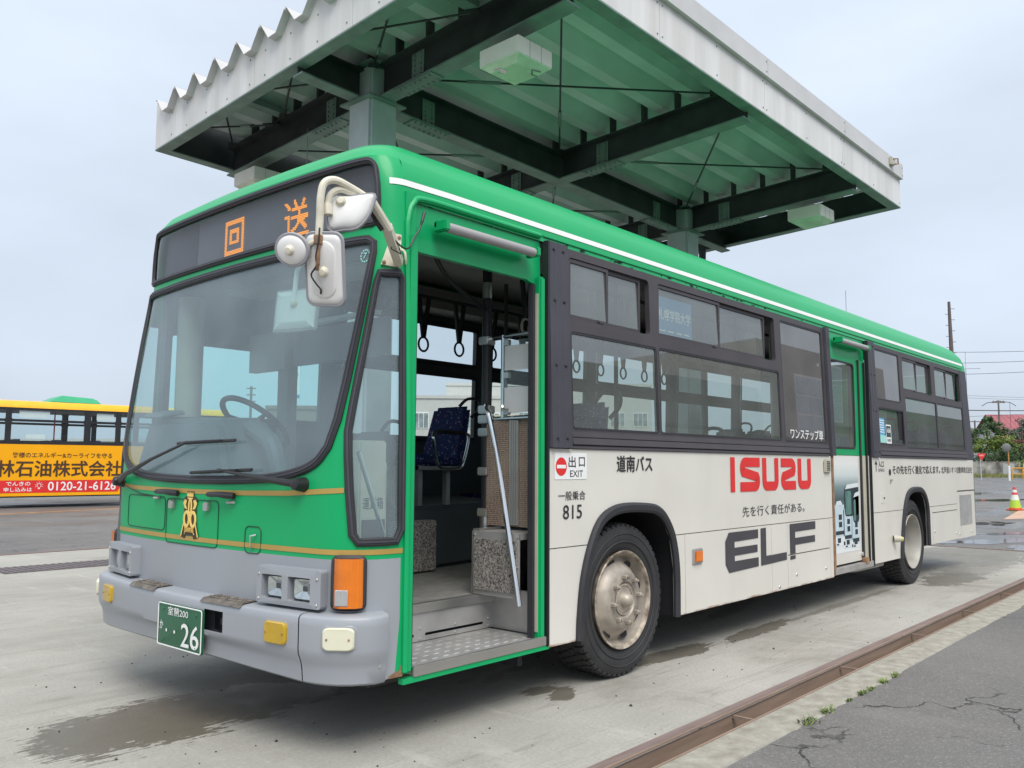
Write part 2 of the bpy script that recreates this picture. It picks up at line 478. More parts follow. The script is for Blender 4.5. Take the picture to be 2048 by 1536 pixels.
RX = [10.62, 10.64, 10.55, 10.53, 10.47, 10.32, 10.0, 9.6]
def S3(s, z):
    a = abs(s)
    if a > SM: x, y = .30+(a-SM), 0.
    else: x, y = float(np.interp(a, HS, HC[:, 0])), float(np.interp(a, HS, HC[:, 1]))
    g = float(np.interp(min(z, 2.84), GZ, GX)); k = (.39-g)/.39
    if x < .30: x = .30-(.30-x)*k
    if z > 2.84:
        x += (float(np.interp(z, GZ, GX))-.197)*min(1, max(0, (1.6-x)/1.4))
    if x > 9: x = 9+(x-9)*(float(np.interp(z, RZ, RX))-9)/1.62
    iy = float(np.interp(z, IZ, IY))
    y = iy+y*(1-iy/1.245)
    return Vector((x, BW-y if s < 0 else y, z))
def FRONT(s, z, d=0.):
    p = S3(s, z)
    if d:
        ds = S3(s+.004, z)-S3(s-.004, z); dz = S3(s, z+.004)-S3(s, z-.004)
        n = ds.cross(dz).normalized()
        p = p+n*d
    return p
def SIDE(x, z, d=0.):
    return Vector((x, float(np.interp(z, IZ, IY))-d, z))
def FARS(x, z, d=0.):
    return Vector((x, BW-float(np.interp(z, IZ, IY))+d, z))

bus = thing('city_bus', (5.3, 1.245, 0), 'green and cream city bus with open front door under the canopy', 'bus')
B = bus

# --- nose shell
ws_half = [(0, 1.232), (.35, 1.237), (.65, 1.25), (.86, 1.283), (.98, 1.33), (1.045, 1.40), (1.085, 1.53), (1.115, 1.72), (1.16, 2.08), (1.19, 2.34), (1.185, 2.385), (1.15, 2.405), (.6, 2.415), (0, 2.418)]
ws = dens(smooth_loop(ws_half[:6], 4, False), .03, False)[:-1]+dens(ws_half[5:], .05, False)
ws_loop = ws[:-1]+[(-a, b) for a, b in ws[::-1]][:-1]
sign_loop = dens(rrect(-1.20, 1.205, 2.487, 2.81, .05), .06)
qw = [(1.24, 2.235), (1.39, 2.24), (1.412, 2.22), (1.428, 1.02), (1.40, .965), (1.215, .965), (1.19, 1.0), (1.145, 1.47), (1.16, 1.62), (1.225, 2.18)]
qw_loop = dens(qw, .05)
qw_far = [(-a, b) for a, b in qw_loop[::-1]]
s_end = SM
ZB = .34
outer_g = dens([(-s_end, .885), (s_end, .885), (s_end, 2.84), (-s_end, 2.84)], .05)
panel('front_panel', outer_g, FRONT, GREEN, B, holes=[ws_loop, sign_loop, qw_loop, qw_far], thick=0, step=.045, smooth=True)
outer_b = dens([(-s_end, ZB), (1.405, ZB), (1.43, .6), (1.43, .885), (-s_end, .885)], .05)
panel('front_skirt', outer_b, FRONT, GREYP, B, thick=0, step=.05, smooth=True)
panel('corner_strip', dens([(1.405, ZB), (s_end, ZB), (s_end, .885), (1.43, .885), (1.43, .6)], .05), FRONT, GREEN, B, thick=0, smooth=True)
for lp, w_, h_ in ((ws_loop, .044, .016), (sign_loop, .036, .014), (qw_loop, .040, .016), (qw_far, .040, .016)):
    sweep(lp, w_, h_, FRONT).build('window_rubber', RUBBER, B, smooth=True)
    sweep(lp, .012, .020, FRONT).build('rubber_bead', PILLAR, B, smooth=True)
wsg = panel('windscreen', ws_loop, FRONT, G_WIND, B, thick=0, step=.06, d=-.004, smooth=True)
panel('sign_window', sign_loop, FRONT, G_SIGN, B, thick=0, step=.06, d=-.004, smooth=True)
for lp in (qw_loop, qw_far): panel('quarter_window', lp, FRONT, G_WIND, B, thick=0, step=.05, d=-.004, smooth=True)
# gold tapes
sl = lambda pts, h: [(s, z-h/2) for s, z in pts]+[(s, z+h/2) for s, z in pts[::-1]]
up_t = [(-1.42, 1.20), (-1.15, 1.19), (-.8, 1.175), (-.4, 1.172), (0, 1.17), (.4, 1.172), (.8, 1.18), (1.02, 1.193), (1.145, 1.20)]
lo_t = [(-1.44, .918), (-1.1, .918), (-.5, .918), (0, .918), (.5, .918), (1.0, .918), (1.2, .918), (1.44, .918)]
for t_ in (up_t, lo_t):
    panel('gold_stripe', dens(sl(t_, .024), .04), FRONT, GOLD, B, thick=0, d=.0025, step=None, smooth=True)
# destination display behind the sign glass
def DISP(s, z): return FRONT(s, z, -.055)
bd = MB()
bd.grid([[DISP(s, z) for s in np.linspace(-.60, .80, 20)] for z in (2.50, 2.80)])
disp = bd.build('destination_display', LEDB, B)
for a, b in ((-1.19, -.605), (.805, 1.195)):
    MB().grid([[DISP(s, z) for s in np.linspace(a, b, 10)] for z in (2.495, 2.805)]).build('display_end', LEDD, disp)
def led(ch, s0, z0, w, h, n):
    V, F = text2d(ch, 1, 1, .012)
    pts = np.array([((i+.5)/n, (j+.5)/n) for i in range(n) for j in range(n)])
    hit = np.zeros(len(pts), bool)
    for f in F: hit |= inside(pts, V[list(f)])
    mb = MB()
    for (u, v) in pts[hit]:
        p = FRONT(s0+u*w, z0+v*h, -.051); e = w/n*.33
        a = FRONT(s0+u*w+.004, z0+v*h, -.051)-p; a = a.normalized()*e
        mb.add([p-a-Vector((0, 0, e)), p+a-Vector((0, 0, e)), p+a+Vector((0, 0, e)), p-a+Vector((0, 0, e))], [(0, 1, 2, 3)])
    o = mb.build('led_lettering', LED, disp); o['kind'] = 'stuff'
led('回', -.245, 2.525, .215, .215, 24)
led('送', .375, 2.525, .235, .215, 24)

# --- roof, cant rail, tail
sx = [x for x in np.arange(SM+.15, SM+10.3, .35)]+[SM+10.32]
half = list(np.linspace(0, SM, 40))+sx
cols = [-a for a in half[::-1]][:-1]+half
rows = [2.84, 2.87, 2.90, 2.925, 2.95, 2.97, 2.985, 3.0, 3.015, 3.03, 3.04, 3.05]
rf = MB()
rf.grid([[S3(s, z) for s in cols] for z in rows])
top = [S3(s, 3.05) for s in cols]
nh = len(half)
for i in range(nh-1):                                   # crowned roof top between the two sides
    a, b = cols.index(half[i]), cols.index(half[i+1])
    c, d = len(cols)-1-a, len(cols)-1-b
    rf.add([top[a], top[b], top[d], top[c]], [(0, 1, 2, 3)])
for q in (1, -1):
    rf.grid([[S3(q*s, z) for s in [SM]+sx] for z in (2.62, 2.67, 2.72, 2.77, 2.82, 2.84)])
tail = [.40, .8, 1.45, 2.0, 2.62, 2.72, 2.8, 2.84]+rows[1:]
rf.build('roof', GREEN, B, smooth=True, sharp=60)
MB().grid([[FRONT(q*s, z, -.004) for s in np.linspace(SM-.03, SM+.03, 7)] for z in np.linspace(2.60, 2.90, 12) for q in (1,)]).build('roof_seam_strip', GREEN, B)
MB().grid([[FRONT(s, z, -.004) for s in np.arange(SM-.5, SM+.9, .03)] for z in (2.80, 2.82, 2.84, 2.86, 2.88)]).build('roof_seam_strip', GREEN, B)
MB().tube([(7.7, .60, 3.02), (7.7, .60, 3.40)], .0022, 6).build('radio_aerial', BLACKP, B)
# rain gutter with flaking paint on the cant rail
mb = MB()
mb.tube([SIDE(x, 2.655, .004) for x in np.arange(1.36, 10.5, .2)], .006, 6)
mb.build('rain_gutter', GREEN2, B)
ssp = list(np.arange(SM-.16, SM+.6, .02))+list(np.arange(SM+.6, SM+10.2, .2))+[SM+10.21]
MB().grid([[FRONT(s, 2.695+k*.031+min(0, s-SM-.3)*.018, .003) for s in ssp] for k in (0, .5, 1)]).build('white_stripe', STRIPE, B, smooth=True)
# tail
def TAIL(y, z):
    e = max(0, (abs(y-1.245)-1.06)/.185)
    x = float(np.interp(z, [.38, .9, 1.45, 2.62], [10.70, 10.72, 10.70, 10.58]))-.10*e*e
    return Vector((x, y, z))
iyf = lambda z: float(np.interp(z, IZ, IY))
mb = MB()
mb.grid([[TAIL(1.245+(1.245-iyf(z))*q, z) for q in [-1, -.97, -.93, -.88, -.8, -.4, 0, .4, .8, .88, .93, .97, 1]] for z in (.42, .9, 1.45, 2.0, 2.62)])
mb.build('rear_panel', GREEN, B, smooth=True)
mb = MB()
for z0, z1 in ((2.62, 2.84),): mb.grid([[Vector((float(np.interp(z, RZ, RX)), 1.245+(1.245-iyf(z))*q, z)) for q in (-1, -.5, 0, .5, 1)] for z in (2.62, 2.72, 2.80, 2.84)])
mb.build('rear_dome', GREEN, B, smooth=True)
MB().box(10.48, 10.74, .03, 2.46, .42, .62).build('rear_bumper', GREYP, B, bevel=.03)

# --- lower side: upper row of cream panels with wheel arches cut out
fa = [(1.655, .305), (1.665, .45), (1.70, .66), (1.775, .85), (1.865, .975), (1.99, 1.035), (2.15, 1.055), (2.40, 1.045), (2.52, 1.02), (2.615, .955), (2.70, .83), (2.745, .62), (2.745, .305)]
ra = [(7.455, .335), (7.47, .45), (7.53, .66), (7.60, .84), (7.68, .965), (7.78, 1.03), (7.93, 1.06), (8.15, 1.06), (8.28, 1.03), (8.38, .95), (8.44, .82), (8.445, .62), (8.445, .405)]
def arch_clip(path, z0, z1):
    P = dens(path, .03, False)
    return [p for p in P if z0-1e-6 <= p[1] <= z1+1e-6]
def split_arch(path, z):
    P = dens(path, .02, False); k = max(range(len(P)), key=lambda i: P[i][1])
    return P[:k+1], P[k:]
ZT, ZM = 1.415, .848
def upper(name, x0, x1, arch):
    P = [p for p in dens(arch, .03, False) if p[1] > ZM+.004]
    out = [(x0, ZM+.003), (P[0][0], ZM+.003)]+P+[(P[-1][0], ZM+.003), (x1, ZM+.003), (x1, ZT), (x0, ZT)]
    return panel(name, out, SIDE, WHITE, B, thick=.02)
upper('side_panel', 1.375, 5.545, fa)
P_ = [p for p in dens(ra, .03, False) if p[1] > ZM+.004]
panel('side_panel', [(6.64, ZM+.003), (P_[0][0], ZM+.003)]+P_+[(P_[-1][0], ZM+.003), (9.745, ZM+.003), (9.745, 1.006), (10.60, 1.006), (10.60, ZT), (6.64, ZT)], SIDE, WHITE, B, thick=.02)
def lower(x0, x1, z0=.305, zt=ZM-.003, l=None, r=None, z1=None):
    pts = []
    if r is not None:          # right edge follows the arch
        q = [p for p in split_arch(r, 0)[0] if p[1] < zt]
        pts = [(x0, z0)]+q+[(q[-1][0], zt), (x0, zt)]
    elif l is not None:
        q = [p for p in split_arch(l, 0)[1] if p[1] < zt][::-1]
        pts = q[:0]+[(q[0][0], z0), (x1, z1 or z0), (x1, zt)]+[(q[-1][0], zt)]+q[::-1]
    else:
        pts = [(x0, z0), (x1, z1 or z0), (x1, zt), (x0, zt)]
    return panel('skirt_panel', pts, SIDE, WHITE, B, thick=.02)
lower(1.375, 0, r=fa)
lower(0, 2.872, l=fa)
lower(2.878, 4.242)
lower(4.248, 4.548)
lower(4.554, 5.468, zt=.573)
lower(4.554, 5.468, z0=.582)
lower(5.474, 5.545)
lower(6.64, 0, z0=.335, r=ra)
lower(0, 8.645, z0=.405, l=ra)
lower(8.651, 9.745, z0=.405, zt=.768)
lower(8.651, 9.745, z0=.778)
lower(9.751, 10.60, z0=.40, zt=1.0)
# dark backing seen in the joints
mb = MB()
for x0, x1, z0, z1 in ((1.38, 1.62, .32, 1.4), (2.78, 5.54, .32, 1.4), (1.38, 5.54, 1.10, 1.4), (6.65, 7.42, .35, 1.4), (8.50, 10.58, .42, 1.4), (6.65, 10.58, 1.12, 1.4)):
    mb.box(x0, x1, .022, .035, z0, z1)
mb.build('panel_backing', RUSTM, B)
for arc in (fa, ra):
    ar = smooth_loop(arc, 5, False)
    sweep([(x, z) for x, z in ar], .062, .028, SIDE, closed=False, rnd=.5).build('wheel_arch_trim', RUBBER, B, smooth=True)
    mb = MB()
    mb.grid([[Vector((x, y, z)) for x, z in ar] for y in (.0, .62)])
    mb.add([Vector((x, .62, z)) for x, z in ar], [tuple(range(len(ar)))])
    mb.build('wheel_well', DARK, B)
# grille, flap bits, lamps on the side
mb = MB()
mb.box(9.84, 10.44, .001, .012, .56, .965)
gr = mb.build('engine_grille', DARK, B)
for i in range(26):
    z = .568+i*.0152
    MB().hexa([(9.845, -.005, z), (10.435, -.005, z), (10.435, .004, z+.001), (9.845, .004, z+.001), (9.845, -.003, z+.007), (10.435, -.003, z+.007), (10.435, .004, z+.009), (9.845, .004, z+.009)]).build('slat', STEELW, gr)
MB().tube([SIDE(x, 1.012, -.001) for x in (9.76, 10.59)], .005, 6).build('vent_slot', RUBBER, B)
mb = MB(); mb.box(6.855, 6.985, -.004, .01, .94, 1.045); o = mb.build('fuel_lid', WHITE, B, bevel=.003)
MB().box(6.945, 6.975, -.009, -.003, .985, 1.0).build('lid_latch', BLACKP, o)
def side_lamp(x0, x1, z0, z1, lens):
    p = MB().box(x0, x1, -.016, .005, z0, z1).build('marker_lamp', STEELW, B, bevel=.006)
    MB().box(x0+.018, x1-.018, -.026, -.014, z0+.016, z1-.016).build('lens', lens, p, bevel=.005)
side_lamp(2.968, 3.10, .632, .738, AMBER)
p = MB().lathe([(.0, .085), (.028, .08), (.036, .04), (.038, 0)], (7.20, -.01, .555), (.5, -1, 0), 16).build('clearance_lamp', CREAMP, B, smooth=True)
MB().lathe([(0, .10), (.022, .095), (.024, .07)], (7.20, -.01, .555), (.5, -1, 0), 12).build('lens', lens_mat('acid_lens', (.62, .60, .05)), p, smooth=True)
sp = MB().box(5.358, 5.498, -.022, .004, 1.258, 1.388).build('speaker_box', CREAMP, B, bevel=.012)
for i in range(6): MB().box(5.39, 5.466, -.0245, -.02, 1.283+i*.0155, 1.290+i*.0155).build('slot', DARK, sp)
for x, z in ((4.72, .405), (5.36, .405), (4.38, .335), (8.72, .55), (9.66, .48), (9.80, .46), (10.40, .46)):
    MB().lathe([(0, .008), (.012, .006), (.016, 0)], (x, 0, z), (0, -1, 0), 10).build('panel_latch', STEELW, B)
# sill rubbing strip below the windows
def strip(x0, x1):
    for z, h, d in ((1.427, .022, .012), (1.462, .042, .018), (1.502, .034, .012)):
        MB().hexa([SIDE(x0, z-h/2, d), SIDE(x1, z-h/2, d), SIDE(x1, z-h/2, -.01), SIDE(x0, z-h/2, -.01), SIDE(x0, z+h/2, d*.6), SIDE(x1, z+h/2, d*.6), SIDE(x1, z+h/2, -.01), SIDE(x0, z+h/2, -.01)]).build('sill_moulding', FRAME, B, bevel=.003)
strip(1.585, 5.50); strip(6.885, 10.31)

# --- window bands
def win_loop(x0, x1, z0, z1, r=.03): return rrect(x0, x1, z0, z1, r, 3)
bandA = [(1.60, 2.49, 2.20, 2.575), (2.60, 4.45, 2.205, 2.575), (1.60, 2.562, 1.53, 2.122), (2.582, 4.50, 1.53, 2.125), (4.56, 5.47, 1.53, 2.578)]
bandC = [(6.88, 7.69, 2.03, 2.58), (6.92, 7.75, 1.55, 1.95), (7.81, 8.90, 2.19, 2.57), (9.06, 10.20, 2.185, 2.57), (7.84, 9.04, 1.53, 2.115), (9.075, 10.25, 1.53, 2.115)]
panel('window_band', [(1.58, 1.50), (5.52, 1.50), (5.52, 2.625), (1.58, 2.625)], SIDE, FRAME, B, holes=[win_loop(*w) for w in bandA], thick=.035, d=.002)
panel('window_band', [(6.86, 1.50), (10.34, 1.50), (10.25, 2.625), (6.86, 2.625)], SIDE, FRAME, B, holes=[win_loop(*w) for w in bandC], thick=.035, d=.002)
panel('rear_pillar', [(10.30, 1.42), (10.66, 1.42), (10.58, 2.0), (10.53, 2.625), (10.235, 2.625)], SIDE, PILLAR, B, thick=.03, d=.005)
def pane(x0, x1, z0, z1, d, g, par): return MB().add([SIDE(x0, z0, d), SIDE(x1, z0, d), SIDE(x1, z1, d), SIDE(x0, z1, d)], [(0, 1, 2, 3)]).build('pane', g, par)
def slider(x0, x1, z0, z1, xm, xe):
    """two sliding panes: left one in front, right one set back and pushed open to leave a dark slot at xe..x1"""
    w = MB()
    for (a, b, d) in ((x0, xm+.012, -.010), (xm-.012, xe, -.026)):
        w.box(a, b, .012-d-.012+float(iyf((z0+z1)/2)), .012-d+float(iyf((z0+z1)/2)), z0, z0+.022)
        w.box(a, b, .012-d-.012+float(iyf((z0+z1)/2)), .012-d+float(iyf((z0+z1)/2)), z1-.022, z1)
        for xx in (a, b-.022): w.box(xx, xx+.022, .012-d-.013+float(iyf((z0+z1)/2)), .012-d+.001+float(iyf((z0+z1)/2)), z0+.02, z1-.02)
    w.box(xm-.10, xm-.05, .0+float(iyf(2.3)), .012+float(iyf(2.3)), z0+.002, z0+.016)
    p = w.build('sliding_window', FRAME, B)
    pane(x0+.02, xm, z0+.02, z1-.02, -.016, G_SIDE, p); pane(xm, xe-.02, z0+.02, z1-.02, -.032, G_SIDE, p)
    return p
slider(1.605, 2.485, 2.205, 2.57, 2.01, 2.415)
slider(2.605, 4.445, 2.21, 2.57, 3.49, 4.31)
slider(7.815, 8.895, 2.195, 2.565, 8.34, 8.86)
slider(9.065, 10.19, 2.19, 2.565, 9.58, 10.06)
def fixed(x0, x1, z0, z1, g, d=-.006):
    w = MB()
    sweep(win_loop(x0+.008, x1-.008, z0+.008, z1-.008, .025), .018, .004, SIDE, d0=-.004, mb=w)
    p = w.build('fixed_window', RUBBER, B)
    pane(x0, x1, z0, z1, d, g, p)
    return p
fixed(1.60, 2.562, 1.53, 2.122, G_SIDE); fixed(2.582, 4.50, 1.53, 2.125, G_SIDE)
fixed(7.84, 9.04, 1.53, 2.115, G_SIDE); fixed(9.075, 10.25, 1.53, 2.115, G_SIDE)
dk = fixed(4.56, 5.47, 1.53, 2.578, G_DARK)
MB().box(4.5, 5.5, .09, .10, 1.52, 2.6).build('inner_cover', LININ, dk)
dk2 = fixed(6.88, 7.69, 2.03, 2.58, G_DARK)
MB().box(6.86, 7.70, .10, .11, 2.0, 2.6).build('inner_cover', LININ, dk2)
sw = fixed(6.92, 7.75, 1.55, 1.95, G_SIDE, -.020)
MB().box(7.60, 7.745, .025, .04, 1.555, 1.945).build('slot_edge', DARK, sw)
# ribbed pillar covers
def pillar(x0, x1, z0, z1):
    mb = MB(); n = 25; d = []
    for i in range(n):
        u = i/(n-1); dd = .020 + .006*(1 if .10 < (u*3 % 1) < .9 else -.6)
        d.append((x0+(x1-x0)*u, dd if 0 < i < n-1 else 0))
    mb.grid([[SIDE(x, z, q) for x, q in d] for z in (z0, (z0+z1)/2, z1)])
    mb.add([SIDE(x, z1, q) for x, q in d], [tuple(range(n))]); mb.add([SIDE(x, z0, q) for x, q in d], [tuple(range(n))])
    o = mb.build('pillar_cover', PILLAR, B)
    if x1-x0 > .15:
        for z in (2.585, 2.28, 1.90, 1.475):
            for x in (x0+.055, x1-.055): MB().lathe([(0, .034), (.008, .032), (.010, .024)], SIDE(x, z, 0), (0, -1, 0), 8).build('rivet', RUBBER, o)
pillar(1.375, 1.575, 1.42, 2.63); pillar(5.53, 5.62, 1.42, 2.635); pillar(6.645, 6.85, 1.42, 2.63)
for x0 in (1.348, 6.585): MB().box(x0, x0+.027, -.012, .03, .315, 2.62).build('door_edge_rubber', BLACKP, B, bevel=.005)

# --- front doorway
MB().box(.296, .362, -.003, .05, .345, 2.45).build('door_jamb', GREEN, B, bevel=.012)
MB().box(.296, .362, .026, .06, 2.44, 2.66).build('door_jamb', GREEN, B)
MB().box(1.295, 1.345, -.002, .05, .335, 2.40).build('door_jamb', GREEN, B, bevel=.01)
hd = dens([(.362, 2.40), (.395, 2.375), (1.22, 2.375), (1.27, 2.36), (1.30, 2.31), (1.315, 2.25), (1.345, 2.25), (1.345, 2.62), (.362, 2.62)], .05)
panel('door_header', hd, SIDE, GREEN2, B, thick=.03, d=-.012)
sweep(smooth_loop([(.305, .36), (.305, 1.2), (.305, 2.35), (.312, 2.53), (.345, 2.61), (.42, 2.645), (.8, 2.648), (1.33, 2.648)], 4, False), .03, .022, SIDE, closed=False, rnd=.7).build('door_moulding', GREEN, B, smooth=True)
def lamp_tube(x0, x1, z, par):
    mb = MB()
    mb.box(x0, x1, -.010, .015, z-.012, z+.028)
    for x in (x0, x1-.035): mb.box(x, x+.035, -.075, .015, z-.032, z+.022)
    o = mb.build('door_lamp', GREEN2, par, bevel=.006)
    MB().tube([(x0+.035, -.045, z-.010), (x1-.035, -.045, z-.010)], .026, 14).build('lamp_tube', TUBEL, o, smooth=True)
lamp_tube(.47, 1.215, 2.518, B)
MB().box(.362, .385, .03, .09, .35, 2.37).build('door_seal', RUBBER, B)
MB().box(1.262, 1.295, .03, .065, .36, 2.36).build('door_seal', RUBBER, B, bevel=.006)
MB().box(1.29, 1.297, .012, .05, .40, 2.30).build('seal_strip', CREAMP, B)
# folded-back door glass edge, steps, riser
tr = MB().box(.36, 1.33, .005, .42, .335, .368).build('step_tread', STEELW, B)
for i in range(12):
    for j in range(5):
        x, y = .42+i*.075, .07+j*.07
        MB().hexa([(x-.022, y-.005, .368), (x+.022, y-.005, .368), (x+.022, y+.005, .368), (x-.022, y+.005, .368), (x-.014, y-.002, .3715), (x+.014, y-.002, .3715), (x+.014, y+.002, .3715), (x-.014, y+.002, .3715)]).build('tread_rib', STEELW, tr)
MB().box(.36, 1.345, -.012, .012, .325, .374).build('step_nosing', STEEL, B, bevel=.004)
MB().box(.30, 1.375, -.004, .03, .300, .326).build('door_sill', GREEN, B)
rs = [(.38, .372), (1.36, .372), (1.36, .522), (.38, .522)]
def RISER(x, z, d=0): return Vector((x, .41-d, z))
slots = [rrect(.98-.16, .98+.30, .396, .412, .007, 3), rrect(.42, .74, .396, .412, .007, 3)]
ri = panel('step_riser', rs, RISER, STEELW, B, holes=slots, thick=.01)
MB().box(.38, 1.36, .44, .45, .38, .45).build('slot_back', DARK, ri)
for x, z in ((.78, .385), (.78, .44), (1.05, .43), (1.05, .385), (1.32, .425), (1.32, .385)): MB().lathe([(0, .006), (.007, .004), (.008, 0)], (x, .41, z), (0, -1, 0), 8).build('rivet', STEELW, ri)
MB().box(.38, 1.40, .398, .44, .522, .572).build('floor_edge', STEEL, B, bevel=.004)
MB().box(1.36, 1.385, .06, .42, .37, .60).build('step_side', STEELW, B)
MB().box(1.36, 1.73, .05, .42, .30, .37).build('step_box', CHARC, B)

# flaking paint along the cant rail and rust at the front jamb foot
rgp = random.Random(11)
mb = MB()
for k in range(70):
    x = 1.5+4.0*rgp.random()**1.2; z = 2.634+rgp.uniform(-.004, .012); l = rgp.uniform(.01, .07); h = rgp.uniform(.003, .010)
    mb.add([SIDE(x+l*u, z+h*v, .0012) for u, v in ((0, rgp.uniform(-.3, .3)), (.3, -1), (.7, -.6), (1, rgp.uniform(-.3, .3)), (.75, .9), (.3, .7))], [tuple(range(6))], k % 2)
for k in range(14):
    x = 9.0+1.4*rgp.random(); z = 2.63; l = rgp.uniform(.02, .09)
    mb.add([SIDE(x+l*u, z+.008*v, .0012) for u, v in ((0, 0), (.3, -1), (.7, -.6), (1, .2), (.75, .9), (.3, .7))], [tuple(range(6))], 1)
o = mb.build('paint_flake', [DARK, GREEN2], B); o['kind'] = 'stuff'
for pts in ([(1.365, .341), (1.452, .341), (1.45, .372), (1.44, .395), (1.432, .372), (1.40, .362), (1.375, .352)],): panel('rust_patch', dens(pts, .01), FRONT, RUSTM, B, thick=0, d=.002)
# --- bumper with lamps, plate, tread plates
bprof = [(0.0, .652), (.078, .647), (.092, .642), (.100, .632), (.101, .60), (.1005, .50), (.098, .474), (.082, .440), (.074, .41), (.068, .350), (.050, .338), (.0, .335)]
def bz(s, z):
    low = .026*max(0, 1-(abs(s)/1.0)**2) if z < .47 else 0
    return z+low
ss = sorted(set(list(np.linspace(-1.335, 1.335, 61))+[.30, .46, 1.0, 1.006]))
mb = MB()
vs = [[FRONT(s, bz(s, z), d*min(1, (1.36-abs(s))/.06)**.5) for d, z in bprof] for s in ss]
flat = [p for r in vs for p in r]; nc = len(bprof); fs = []
for i in range(len(ss)-1):
    for j in range(nc-1):
        if .299 < ss[i] < .459 and j == 4: continue           # towing-eye opening
        if 1.0 <= ss[i] < 1.005: continue                     # joint between centre and corner pieces
        fs.append((i*nc+j, (i+1)*nc+j, (i+1)*nc+j+1, i*nc+j+1))
mb.add(flat, fs); mb.add(vs[0], [tuple(range(nc))]); mb.add(vs[-1], [tuple(range(nc))])
bump = mb.build('bumper', GREYP, B, smooth=True, sharp=50)
mb = MB(); mb.grid([[FRONT(s, z, d_) for s in np.linspace(.99, 1.016, 3)] for z, d_ in ((.345, .035), (.36, .045), (.43, .058), (.47, .08), (.50, .088), (.62, .086))])
mb.build('bumper_joint', DARK, bump)
MB().hexa([FRONT(.285, .49, .02), FRONT(.475, .49, .02), FRONT(.475, .49, .03), FRONT(.285, .49, .03), FRONT(.285, .61, .02), FRONT(.475, .61, .02), FRONT(.475, .61, .03), FRONT(.285, .61, .03)]).build('opening_back', DARK, bump)
MB().lathe([(0, .02), (.02, .018), (.028, 0), (.03, -.05)], FRONT(.41, .545, .05), (-1, 0, 0), 14).build('towing_eye', BLACKP, bump, smooth=True)
TREADM = material('worn_tread', (.19, .165, .14), .6, metal=.5, var=.35, scale=25, bump=.3)
for s0, s1 in ((-.535, -.215), (.265, .60)):
    mb = MB()
    P = lambda s, k: FRONT(s, [.656, .656, .652, .634][k], [.0, .03, .088, .106][k])
    mb.grid([[P(s, k) for s in np.linspace(s0, s1, 6)] for k in range(4)])
    mb.build('tread_plate', TREADM, bump)
    for i in range(9):
        for j in range(2):
            s = s0+.022+i*(s1-s0-.03)/8.5; d = .028+.035*j
            q = 1 if (i+j) % 2 else -1
            a = FRONT(s, .6575-.0022*j, d); e = Vector((.010*q, .012, 0)); w = Vector((-.004*q, .004, 0))
            MB().hexa([a-e-w, a+e-w, a+e+w, a-e+w, a-e*.7-w*.5+Vector((0, 0, .004)), a+e*.7-w*.5+Vector((0, 0, .004)), a+e*.7+w*.5+Vector((0, 0, .004)), a-e*.7+w*.5+Vector((0, 0, .004))]).build('tread_lug', TREADM, bump)
def fplate(name, s0, s1, z0, z1, d0, d1, mat, par, r=.015, bev=True):
    lp = rrect(s0, s1, z0, z1, r, 4)
    c = ((s0+s1)/2, (z0+z1)/2)
    inn = [(c[0]+(u-c[0])*.90, c[1]+(v-c[1])*.90) for u, v in lp]
    mb = MB(); n = len(lp)
    vs = [FRONT(u, v, d0) for u, v in lp]+[FRONT(u, v, d0+(d1-d0)*.7) for u, v in lp]+[FRONT(u, v, d1) for u, v in inn]
    fs = [(i, (i+1) % n, n+(i+1) % n, n+i) for i in range(n)]+[(n+i, n+(i+1) % n, 2*n+(i+1) % n, 2*n+i) for i in range(n)]+[tuple(2*n+i for i in range(n))]
    mb.add(vs, fs)
    return mb.build(name, mat, par, smooth=True, sharp=30)
for s0, s1, L in ((.79, .935, YELLOWL), (-.935, -.79, YELLOWL), (1.112, 1.205, MILKL), (-1.205, -1.112, MILKL)):
    p = fplate('fog_lamp', s0-.012, s1+.012, .493, .612, .09, .102, GREYP, B, .022)
    fplate('lens', s0, s1, .503, .602, .10, .118, L, p, .02)
    for q in (s0+.015, s1-.015): MB().lathe([(0, .004), (.004, .003), (.005, 0)], FRONT(q, .552, .118), FRONT(q, .552, .2)-FRONT(q, .552, .1), 8).build('screw', RUSTM, p)
MB().hexa([FRONT(1.338, .39, .0), FRONT(1.350, .39, .0), FRONT(1.350, .39, .012), FRONT(1.338, .39, .012), FRONT(1.338, .63, .0), FRONT(1.350, .63, .0), FRONT(1.350, .63, .012), FRONT(1.338, .63, .012)]).build('bumper_gap', DARK, B)
for z in (.60, .42): MB().lathe([(0, .012), (.010, .010), (.012, 0)], FRONT(1.30, z, .06), (.1, -1, 0), 6).build('bumper_bolt', STEELW, bump)
# number plate
PO = .03
pl = fplate('number_plate', -.165+PO, .275+PO, .372, .592, .100, .112, PLATEG, B, .012)
PLF = lambda s, z, d=0: FRONT(s, z, .1125+d)
sweep(rrect(-.160+PO, .270+PO, .376, .588, .012, 3), .006, .003, PLF).build('plate_rim', PRW, pl)
write('室蘭200', -.055+PO, .535, .20, .043, PLF, PRW, pl, .001, .004)
write('か', -.140+PO, .455, .038, .045, PLF, PRW, pl, .001, .01)
for s in (-.065+PO, .015+PO): decal([[(s+.009*math.cos(t), .455+.009*math.sin(t)) for t in np.linspace(0, 6.1, 10)]], PLF, PRW, pl, .001)
write('26', .085+PO, .392, .165, .115, PLF, PRW, pl, .001, .016)
for s in (-.11+PO, .22+PO):
    for z in (.56, .40): MB().lathe([(0, .004), (.006, .003), (.008, 0)], FRONT(s, z, .112), (-1, 0, 0), 8).build('plate_bolt', PLATEG, pl)
